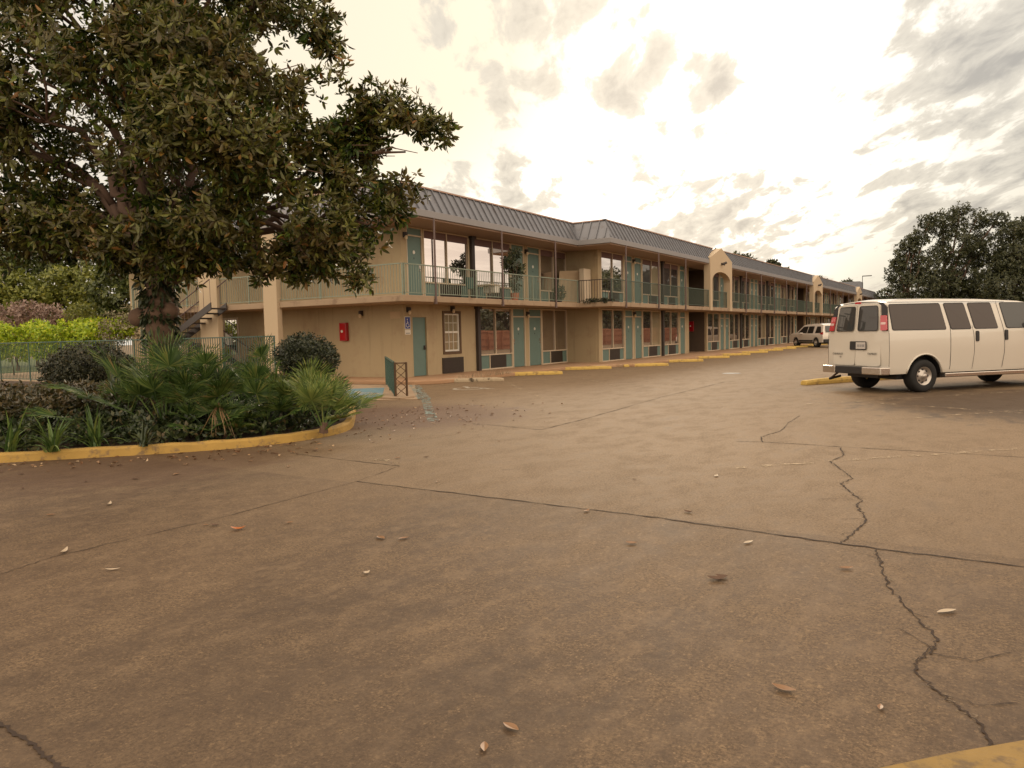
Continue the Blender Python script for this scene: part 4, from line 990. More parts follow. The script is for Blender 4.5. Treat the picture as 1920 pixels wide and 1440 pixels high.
# rear face
def rx(z): return 0.0 if z < .95 else (.01 * (z - .95) / .45 if z < 1.4 else .01 + .07 * (z - 1.4) / .6)
def rear_fn(off=0.0):
    def f_(y, z, t_):
        u = (y / VW - .5) * 2
        ys = VW / 2 + u * (VW / 2 - vin(0, z)); return (rx(z) + .05 * u * u - off - t_, ys, z)
    return f_
def rslab(name, pts, off, th, m_, parent=van):
    # subdivide along y for the curved rear face
    return MB().slab(rear_fn(off), pts, th).build(name, m_, parent, local=True)
rslab('rear_surround', [(.02, 1.42), (.19, 1.42), (.20, 1.78), (.20, 2.00), (.27, 2.055), (1.0, 2.075), (1.73, 2.055), (1.80, 2.0), (1.80, 1.78), (1.81, 1.42), (1.98, 1.42), (1.98, 1.95), (1.93, 2.06), (1.0, 2.10), (.07, 2.06), (.02, 1.95)], .012, .004, 'blacktrim')
def bar_door(y0, y1, lab):
    o = rslab('rear_door', rpoly([(y0, .62), (y1, .62), (y1, 2.04), (y0, 2.04)], .07), .019, .006, 'carwhite')
    a, b_ = (y0 + .09, y1 - .07) if y0 < 1 else (y0 + .07, y1 - .09)
    MB().slab(rear_fn(.026), rpoly([(a - .012, 1.42), (b_ + .012, 1.42), (b_ + .012, 2.0), (a - .012, 2.0)], .07), .003).build('window_gasket', 'blacktrim', o, local=True)
    MB().slab(rear_fn(.030), rpoly([(a, 1.435), (b_, 1.435), (b_, 1.985), (a, 1.985)], .06), .003).build('rear_window', 'cargl', o, local=True)
bar_door(.215, .993, ''); bar_door(1.007, 1.785, '')
for y0, y1 in ((.03, .205), (1.795, 1.97)):
    o = rslab('taillight', rpoly([(y0, 1.43), (y1, 1.43), (y1, 1.77), (y0, 1.77)], .025), .017, .03, 'taillight')
    MB().slab(rear_fn(.0475), [(y0 + .02, 1.565), (y1 - .02, 1.565), (y1 - .02, 1.615), (y0 + .02, 1.615)], .003).build('reverse_lens', 'lens', o, local=True)
rslab('brake_light', rpoly([(.88, 2.055), (1.12, 2.055), (1.12, 2.10), (.88, 2.10)], .015), .018, .02, 'taillight')
rslab('plate_recess', rpoly([(.64, .985), (1.17, .985), (1.17, 1.185), (.64, 1.185)], .03), .026, .004, 'blacktrim')
o = rslab('licence_plate', [(.66, 1.01), (.96, 1.01), (.96, 1.165), (.66, 1.165)], .031, .004, 'plate')
q = MB()
for k, (a, w_) in enumerate(((.69, .035), (.735, .03), (.78, .035), (.84, .035), (.885, .03))): q.slab(rear_fn(.0355), [(a, 1.055), (a + w_, 1.055), (a + w_, 1.115), (a, 1.115)], .001)
q.build('plate_marks', 'fascia', o, local=True)
def text(s, size, y, z, m_, off=.027):
    cu = bpy.data.curves.new('badge', 'FONT'); cu.body = s; cu.size = size; cu.extrude = .002; cu.align_x = 'CENTER'; cu.space_character = 1.15
    cu.materials.append(M[m_]); o = bpy.data.objects.new('badge', cu); col.objects.link(o); o.parent = van
    u = (y / VW - .5) * 2
    o.rotation_euler = (R(90), 0, R(-90 - 6 * u)); o.location = (rx(z) + .05 * u * u - off, y, z)
    dg = bpy.context.evaluated_depsgraph_get(); me = bpy.data.meshes.new_from_object(o.evaluated_get(dg)); q = bpy.data.objects.new('badge', me); col.objects.link(q); q.parent = van; q.rotation_euler = o.rotation_euler; q.location = o.location; bpy.data.objects.remove(o); q.name = 'badge'; return q
text('CHEVROLET', .062, 1.60, .865, 'blacktrim'); text('LS', .05, 1.50, .80, 'blacktrim'); text('EXPRESS', .062, .46, .88, 'blacktrim')
# bumper
bp = MB(); bp.box(-.17, .06, .62, 1.50, .43, .60); o = bp.build('bumper_step', 'blacktrim', van, local=True, bevel=.015)
bp = MB(); bp.add([(-.17, .62, .43), (-.17, .62, .60), (-.15, .05, .60), (-.15, .05, .43), (.06, .62, .43), (.06, .62, .60), (.06, -.02, .60), (.06, -.02, .43)], [(0, 1, 2, 3), (0, 4, 5, 1), (1, 5, 6, 2), (2, 6, 7, 3), (3, 7, 4, 0), (4, 7, 6, 5)])
bp.build('bumper_end', 'chrome', van, local=True, bevel=.02)
bp = MB(); bp.add([(-.17, 1.50, .43), (-.17, 1.50, .60), (-.15, 1.97, .60), (-.15, 1.97, .43), (.06, 1.50, .43), (.06, 1.50, .60), (.06, 2.02, .60), (.06, 2.02, .43)], [(3, 2, 1, 0), (1, 5, 4, 0), (2, 6, 5, 1), (3, 7, 6, 2), (0, 4, 7, 3), (5, 6, 7, 4)])
bp.build('bumper_end', 'chrome', van, local=True, bevel=.02)
MB().tube([(.1, 1.72, .42), (-.06, 1.80, .28)], .025, 6).build('tailpipe', 'brown', van, local=True)
hl_ = MB(); hl_.box(5.84, 5.955, .50, 1.50, .66, .92); hl_.build('grille', 'blacktrim', van, local=True, bevel=.02)
for y0 in (.16, 1.54): MB().box(5.80, 5.93, y0, y0 + .30, .70, .92).build('headlight', 'lens', van, local=True, bevel=.02)
MB().box(5.86, 6.02, .10, 1.90, .42, .60).build('front_bumper', 'chrome', van, local=True, bevel=.03)
mr = MB(); mr.box(4.22, 4.42, -.26, -.05, 1.38, 1.62); mr.box(4.27, 4.37, -.06, .08, 1.44, 1.5); mr.build('mirror', 'blacktrim', van, local=True, bevel=.03)

# --- suv
suv = empty('parked_suv', (-8.85, 60.85, 0), 'small looking beige white suv parked nose to the motel beyond the van', 'suv', rz=R(131))
prof_max = 4.9
def sin_(x, z): return .02 if z < .95 else .02 + .24 * (z - .95) / .75
vin_keep = vin
sp_prof = [(.05, .38)] + arch(1.0, .37, .42, .38, 10) + arch(3.85, .37, .42, .38, 10) + [(4.75, .38), (4.9, .6), (4.86, .9), (4.6, 1.03), (3.75, 1.12), (3.0, 1.66), (2.6, 1.72), (.8, 1.74), (.35, 1.66), (.08, 1.05), (0, .8)]
carbody(sp_prof, 1.95, [.5, .95, 1.05, 1.35, 1.6], sin_, 'body', 'carsuv', suv, .03)
def sfn(near, off):
    return lambda x, z, t_: (x, sin_(x, z) - off - t_ if near else 1.95 - sin_(x, z) + off + t_, z)
for near in (True, False):
    for k, w_ in enumerate([[(.35, 1.08), (1.15, 1.06), (1.1, 1.56), (.62, 1.56)], [(1.45, 1.06), (2.25, 1.06), (2.2, 1.58), (1.45, 1.58)], [(2.33, 1.06), (3.55, 1.10), (2.95, 1.56), (2.3, 1.58)]]):
        o = MB().slab(sfn(near, .004), rpoly(w_, .05), .006).build('side_window', 'cargl', suv, local=True)
    MB().slab(sfn(near, .0), [(1.42, .42), (3.40, .42), (3.40, .55), (1.42, .55)], .02).build('sill_cladding', 'blacktrim', suv, local=True)
    MB().slab(sfn(near, .003), [(.04, .95), (.42, .98), (.40, 1.10), (.10, 1.16)], .012).build('taillight', 'taillight', suv, local=True)
    MB().slab(sfn(near, .0), [(2.9, 1.0), (3.1, 1.0), (3.1, 1.12), (2.9, 1.12)], .18).build('mirror', 'carsuv', suv, local=True)
    for x in (1.0, 3.85): wheel(suv, x, .02 if near else 1.93, .37, .24, 1 if near else -1)
MB().box(-.06, .3, .08, 1.87, .36, .62).build('bumper', 'blacktrim', suv, local=True, bevel=.03)
rw = MB(); rw.add([(.15, .28, 1.12), (.15, 1.67, 1.12), (.33, 1.6, 1.58), (.33, .35, 1.58), (.10, .28, 1.12), (.10, 1.67, 1.12), (.29, 1.6, 1.59), (.29, .35, 1.59)], [(0, 1, 2, 3), (7, 6, 5, 4), (0, 4, 5, 1), (1, 5, 6, 2), (2, 6, 7, 3), (3, 7, 4, 0)]); rw.build('rear_window', 'cargl', suv, local=True)
u_ = MB(); u_.box(.5, 4.4, .3, 1.65, .26, .45); u_.build('chassis', 'blacktrim', suv, local=True)

# ------------------------------------------------------------------ light pole
lp = empty('light_pole', (-16.92, 130.9, 0), 'tall thin parking light pole with flat head beyond the motel roof', 'light pole')
MB().tube([(-16.92, 130.9, 0), (-16.92, 130.9, 9.3)], [.06, .045], 8).build('pole', 'darkmetal', lp)
MB().box(-16.95, -15.6, 130.8, 131.2, 9.2, 9.32).build('lamp_head', 'darkmetal', lp, bevel=.03)

# ------------------------------------------------------------------ vegetation
def limb(mb, a, b_, r0, r1, wob=.15, n=6, sag=0.0, seed=0, ns=8):
    rr = random.Random(seed); a, b_ = Vector(a), Vector(b_); pts = []; L = (b_ - a).length
    off = Vector((0, 0, 0))
    for i in range(n + 1):
        f_ = i / n; off = Vector((rr.gauss(0, 1), rr.gauss(0, 1), rr.gauss(0, .6))) * wob * L * .18 * math.sin(math.pi * f_)
        pts.append(a.lerp(b_, f_) + off + Vector((0, 0, sag * L * math.sin(math.pi * f_))))
    mb.tube(pts, [r0 + (r1 - r0) * i / n for i in range(n + 1)], ns)
    return pts
def to_world(px, py, dep):
    """offline helper values only: see MAG list"""
MAGL = [(-12.45, 6.37, 7.11, 1.316),
 (-12.02, 7.58, 7.61, 1.481),
 (-10.11, 7.83, 6.97, 1.159),
 (-9.9, 8.67, 6.97, 0.644),
 (-8.97, 8.78, 6.46, 0.405),
 (-9.13, 9.16, 6.24, 0.326),
 (-12.13, 5.98, 5.59, 1.113),
 (-10.65, 6.32, 5.54, 1.058),
 (-9.86, 7.05, 5.66, 1.076),
 (-9.42, 7.8, 5.63, 0.966),
 (-9.17, 8.42, 5.23, 0.708),
 (-8.51, 8.83, 5.14, 0.724),
 (-8.19, 9.38, 5.09, 0.581),
 (-7.77, 9.65, 4.89, 0.418),
 (-7.5, 9.94, 4.8, 0.296),
 (-8.08, 9.81, 4.53, 0.377),
 (-12.59, 6.29, 4.48, 1.076),
 (-13.4, 5.78, 5.07, 1.233),
 (-14.09, 5.82, 3.51, 1.04),
 (-9.44, 6.6, 4.45, 0.883),
 (-8.83, 6.98, 4.22, 0.883),
 (-8.75, 7.74, 4.2, 0.791),
 (-8.6, 8.54, 4.33, 0.673),
 (-8.6, 9.48, 4.33, 0.428),
 (-8.41, 9.84, 3.97, 0.388),
 (-8.06, 9.94, 3.8, 0.286),
 (-8.0, 9.62, 4.06, 0.296),
 (-8.06, 10.17, 4.03, 0.224),
 (-8.14, 9.3, 3.57, 0.316),
 (-8.22, 9.72, 3.55, 0.235),
 (-8.43, 9.24, 3.34, 0.296),
 (-13.57, 6.62, 3.55, 0.902),
 (-12.86, 7.3, 3.73, 0.837),
 (-10.56, 6.97, 3.61, 0.81),
 (-9.57, 7.23, 3.39, 0.754),
 (-9.07, 7.78, 3.4, 0.699),
 (-8.77, 8.44, 3.45, 0.607),
 (-8.71, 9.18, 3.53, 0.459),
 (-8.56, 9.51, 3.21, 0.326),
 (-13.27, 7.05, 3.25, 0.46),
 (-14.03, 6.57, 3.18, 0.46),
 (-11.95, 7.27, 3.04, 0.497),
 (-10.59, 7.3, 2.85, 0.534),
 (-9.97, 7.69, 2.92, 0.46),
 (-9.35, 8.08, 2.82, 0.46),
 (-8.94, 8.57, 2.83, 0.423),
 (-8.73, 9.05, 2.93, 0.367),
 (-9.16, 8.43, 2.54, 0.23),
 (-9.43, 8.03, 2.5, 0.23),
 (-8.94, 8.8, 2.63, 0.204),
 (-8.49, 9.08, 2.48, 0.224),
 (-8.38, 9.27, 2.37, 0.133),
 (-12.88, 9.06, 6.39, 1.582),
 (-11.28, 9.23, 4.46, 1.15),
 (-12.91, 8.44, 4.63, 1.352),
 (-11.79, 7.26, 2.85, 0.239),
 (-10.46, 7.62, 2.78, 0.322),
 (-11.62, 6.42, 3.26, 0.561),
 (-12.23, 6.28, 3.46, 0.534),
 (-11.02, 6.56, 3.14, 0.442),
 (-11.05, 6.89, 2.94, 0.313),
 (-10.44, 6.92, 2.82, 0.294),
 (-10.19, 7.2, 2.9, 0.331),
 (-8.69, 8.02, 3.0, 0.442),
 (-8.42, 8.42, 3.18, 0.459),
 (-8.5, 7.66, 3.33, 0.57),
 (-8.65, 8.39, 2.79, 0.286),
 (-13.29, 5.85, 3.35, 0.616),
 (-8.46, 9.1, 4.74, 0.541),
 (-8.45, 9.46, 4.64, 0.449),
 (-8.55, 8.81, 4.04, 0.51),
 (-10.55, 7.56, 8.0, 1.463),
 (-11.98, 6.67, 8.11, 1.463),
 (-9.8, 8.62, 7.66, 0.561)]
mg = empty('magnolia_tree', (-11.5, 7.56, .1), 'large magnolia with glossy leaves and ivy wrapped trunk in the planting bed', 'tree')
tx, ty = -11.5, 7.56
tk = MB()
tp = [(tx + .02, ty, .05), (tx, ty, .35), (tx + .01, ty + .02, .9), (tx - .02, ty + .02, 1.5), (tx, ty, 2.0), (tx + .03, ty + .03, 2.5), (tx + .02, ty + .02, 3.0), (tx, ty, 3.6)]
tk.tube(tp, [.27, .21, .175, .19, .25, .20, .22, .18], 16)
for (ox, oz, r_) in ((-.25, 1.95, .16), (.27, 2.05, .15), (.05, 2.0, .2)):
    vv = (tx + ox * .85, ty + ox * .53 - .1, oz); tk.lathe([(0, -r_), (r_ * .7, -r_ * .7), (r_, 0), (r_ * .7, r_ * .7), (0, r_)], 12, vv)
tk.build('trunk', 'bark', mg, smooth=True)
br = MB()
for i, (x, y, z, r_) in enumerate(MAGL):
    if (i % 2 and z < 4.2) or (x > -9.9 and i % 3): continue
    if z > 3.0:
        z0 = min(3.4, 2.4 + .2 * (i % 5)); mid_ = Vector((tx + (x - tx) * .35, ty + (y - ty) * .35, z0 + (z - z0) * .5 + .2))
        limb(br, (tx, ty, z0), mid_, .11, .065, .45, 5, 0, i); pts = limb(br, mid_, (x, y, z), .065, .015, .55, 6, .08, i + 50)
    else:
        pts = limb(br, (tx + (x - tx) * .45, ty + (y - ty) * .45, max(z + .7, 3.1)), (x, y, z), .06, .015, .3, 5, .12, i + 90)
    rr = random.Random(i)
    for k in range(5):
        e_ = Vector((x, y, z)) + Vector((rr.gauss(0, 1), rr.gauss(0, 1), rr.gauss(0, .7))).normalized() * r_ * .85
        limb(br, pts[3], e_, .022, .006, .3, 4, .05, i * 9 + k, 5)
# ivy limb that shows below the crown
limb(br, (tx, ty, 2.9), (-9.4, 9.3, 3.45), .09, .04, .15, 5, .02, 400); limb(br, (tx, ty, 2.8), (-9.7, 9.0, 2.95), .07, .03, .2, 5, .05, 401)
br.build('limbs', 'twig', mg, smooth=True)
blobs = [(x, y, z, r_, r_, r_ * .85) for x, y, z, r_ in MAGL]
Cc, Uu = blob_points(blobs, 175, .3, .18, 1.3, .4)
Uu = unit(Uu + np.array([0, 0, .35]) + rng.normal(0, .35, Uu.shape))
crown = leafmesh('crown', *rosettes(Cc, Uu * 1.0, .115, 7, .17, (-.5, 1.1), .5), 'mag', mg)
# ivy on the trunk
n = 900; th = rng.uniform(0, 2 * math.pi, n); zz = rng.uniform(1.9, 3.7, n) ** 1.0; zz = np.where(rng.random(n) < .15, rng.uniform(1.5, 2.1, n), zz)
rr_ = .17 + .20 * np.clip((zz - 2.3) / 1.2, 0, 1) * rng.uniform(0, 1, n) + .05
Bv = np.stack([tx + rr_ * np.cos(th), ty + rr_ * np.sin(th), zz], 1); dv = unit(np.stack([np.cos(th), np.sin(th), -1.2 + rng.normal(0, .5, n)], 1))
Sv = unit(np.cross(dv, rnd_dirs(n)))
leafmesh('ivy', Bv, dv * rng.uniform(.09, .2, n)[:, None], Sv * .028, 'dbushg', mg)

def fan_palm(x, y, z, nf, pet, fr, mt, lab, seed, dry=0, el=(25, 85)):
    rr = random.Random(seed); e = empty('fan_palm', (x, y, z), lab, 'palm', 'fan palms in the planting bed')
    B, A, S = [], [], []; BD = []
    pm = MB()
    for i in range(nf):
        az = 2 * math.pi * i / nf * 2.4 + rr.uniform(-.3, .3); ele = R(rr.uniform(*el)); L = pet * rr.uniform(.7, 1.2)
        d0 = Vector((math.cos(az) * math.cos(ele), math.sin(az) * math.cos(ele), math.sin(ele)))
        h0 = Vector((x, y, z)); h1 = h0 + d0 * L + Vector((0, 0, -.12 * L))
        pm.tube([h0, h0 + d0 * L * .5, h1], [.014, .010, .007], 5)
        dd = (d0 + Vector((0, 0, -.25))).normalized(); sdv = dd.cross(Vector((0, 0, 1))).normalized(); nv = sdv.cross(dd).normalized()
        tw = rr.uniform(-.5, .5); sdv = (sdv * math.cos(tw) + nv * math.sin(tw)).normalized(); nv = sdv.cross(dd)
        ns = 34; F_ = fr * rr.uniform(.8, 1.15)
        for k in range(ns):
            a = R(-112 + 224 * k / (ns - 1)) + rr.uniform(-.02, .02); l_ = F_ * (1 - .28 * (abs(a) / 2) ** 2) * rr.uniform(.93, 1.05)
            v = dd * math.cos(a) + sdv * math.sin(a); v = (v + nv * .18 * abs(math.sin(a))).normalized()
            sd_ = v.cross(nv).normalized()
            m1 = h1 + v * l_ * .62; dr_ = Vector((0, 0, -rr.uniform(.08, .30))); v2 = (v + dr_ * 1.4).normalized()
            B.append(h1); A.append(v * l_ * .72); S.append(sd_ * .0135); BD.append(0)
            B.append(m1 - v2 * .02); A.append(v2 * l_ * .42); S.append(sd_ * .009)
    pm.build('petioles', 'palm', e)
    leafmesh('fronds', np.array([v[:] for v in B]), np.array([v[:] for v in A]), np.array([v[:] for v in S]), mt, e, fold=.5, shape='q')
    MB().tube([(x, y, z - .02), (x + .02, y, z + .14)], [.07, .05], 8).build('trunk', 'bark', e)
    return e
def strap_plant(x, y, z, n, L, mt, lab, seed, w_=.016, cat='plant'):
    rr = random.Random(seed); e = empty('strap_leaf_plant', (x, y, z), lab, cat)
    mb = MB()
    for i in range(n):
        az = rr.uniform(0, 2 * math.pi); ele = R(rr.uniform(35, 85)); l_ = L * rr.uniform(.6, 1.1); p = Vector((x + rr.gauss(0, .03), y + rr.gauss(0, .03), z)); v = Vector((math.cos(az) * math.cos(ele), math.sin(az) * math.cos(ele), math.sin(ele)))
        sd_ = Vector((-math.sin(az), math.cos(az), 0)); row = []
        for k in range(7):
            w = w_ * (1 - (k / 6) ** 2) + .001; row += [p + sd_ * w, p + Vector((0, 0, -w * .4)), p - sd_ * w]
            p = p + v * l_ / 6; v = (v + Vector((0, 0, -.22))).normalized()
        mb.add(row, [(3 * k + j_, 3 * k + j_ + 1, 3 * k + j_ + 4, 3 * k + j_ + 3) for k in range(6) for j_ in range(2)])
    mb.build('leaves', mt, e)
PALMS = [(-10.86, 7.13, 0.12, 18, 1.15, 0.6, 'palm', 'biggest fan palm of the bed, in front of the tree trunk', 1),
 (-11.56, 6.93, 0.12, 10, 1.0, 0.45, 'palm', 'fan palm with thin fronds between the low hedge and the biggest palm', 2),
 (-10.31, 8.06, 0.12, 14, 1.3, 0.5, 'palm', 'upright fan palm right of the tree trunk, in front of the wide tan column', 3),
 (-9.59, 8.04, 0.12, 12, 0.75, 0.42, 'palm', 'low dark fan palm in the middle of the bed, between taller palms', 4),
 (-9.63, 8.73, 0.12, 12, 0.75, 0.5, 'palmlight', 'light green fan palm directly in front of the round bush at the bed end', 5),
 (-8.62, 8.3, 0.12, 12, 0.62, 0.48, 'palmlight', 'yellowish green fan palm drooping over the corner of the yellow kerb', 6),
 (-9.99, 7.32, 0.12, 9, 0.5, 0.42, 'palm', 'low fan palm close beside the biggest palm', 7),
 (-9.94, 9.83, 0.12, 9, 0.6, 0.42, 'palm', 'fan palm at the back corner of the bed near the blue painted pad', 8),
 (-9.62, 7.32, 0.12, 6, 0.28, 0.32, 'palm', 'small seedling fan palm at the kerb beside the dry brown frond', 9),
 (-10.81, 7.63, 0.12, 10, 1.15, 0.45, 'palm', 'fan palm fanning out behind the biggest one, beside the trunk base', 10)]
for a in PALMS: fan_palm(*a)
STRAPS = [(-10.57, 5.31, 0.12, 34, 0.62, 'palm', 'strap leafed plant close to the kerb at the far end of the bed', 1, 0.018),
 (-10.49, 5.83, 0.12, 26, 0.75, 'palm', 'tall arching strap leafed plant behind the one at the kerb', 2, 0.016),
 (-11.16, 5.06, 0.12, 18, 0.7, 'palm', 'strap leafed plant with one orange bloom at the frame edge of the bed', 3, 0.02),
 (-9.82, 6.13, 0.12, 22, 0.4, 'gcover', 'small dark grassy clump between the strap plants and the bromeliad', 4, 0.012)]
for a in STRAPS: strap_plant(*a)

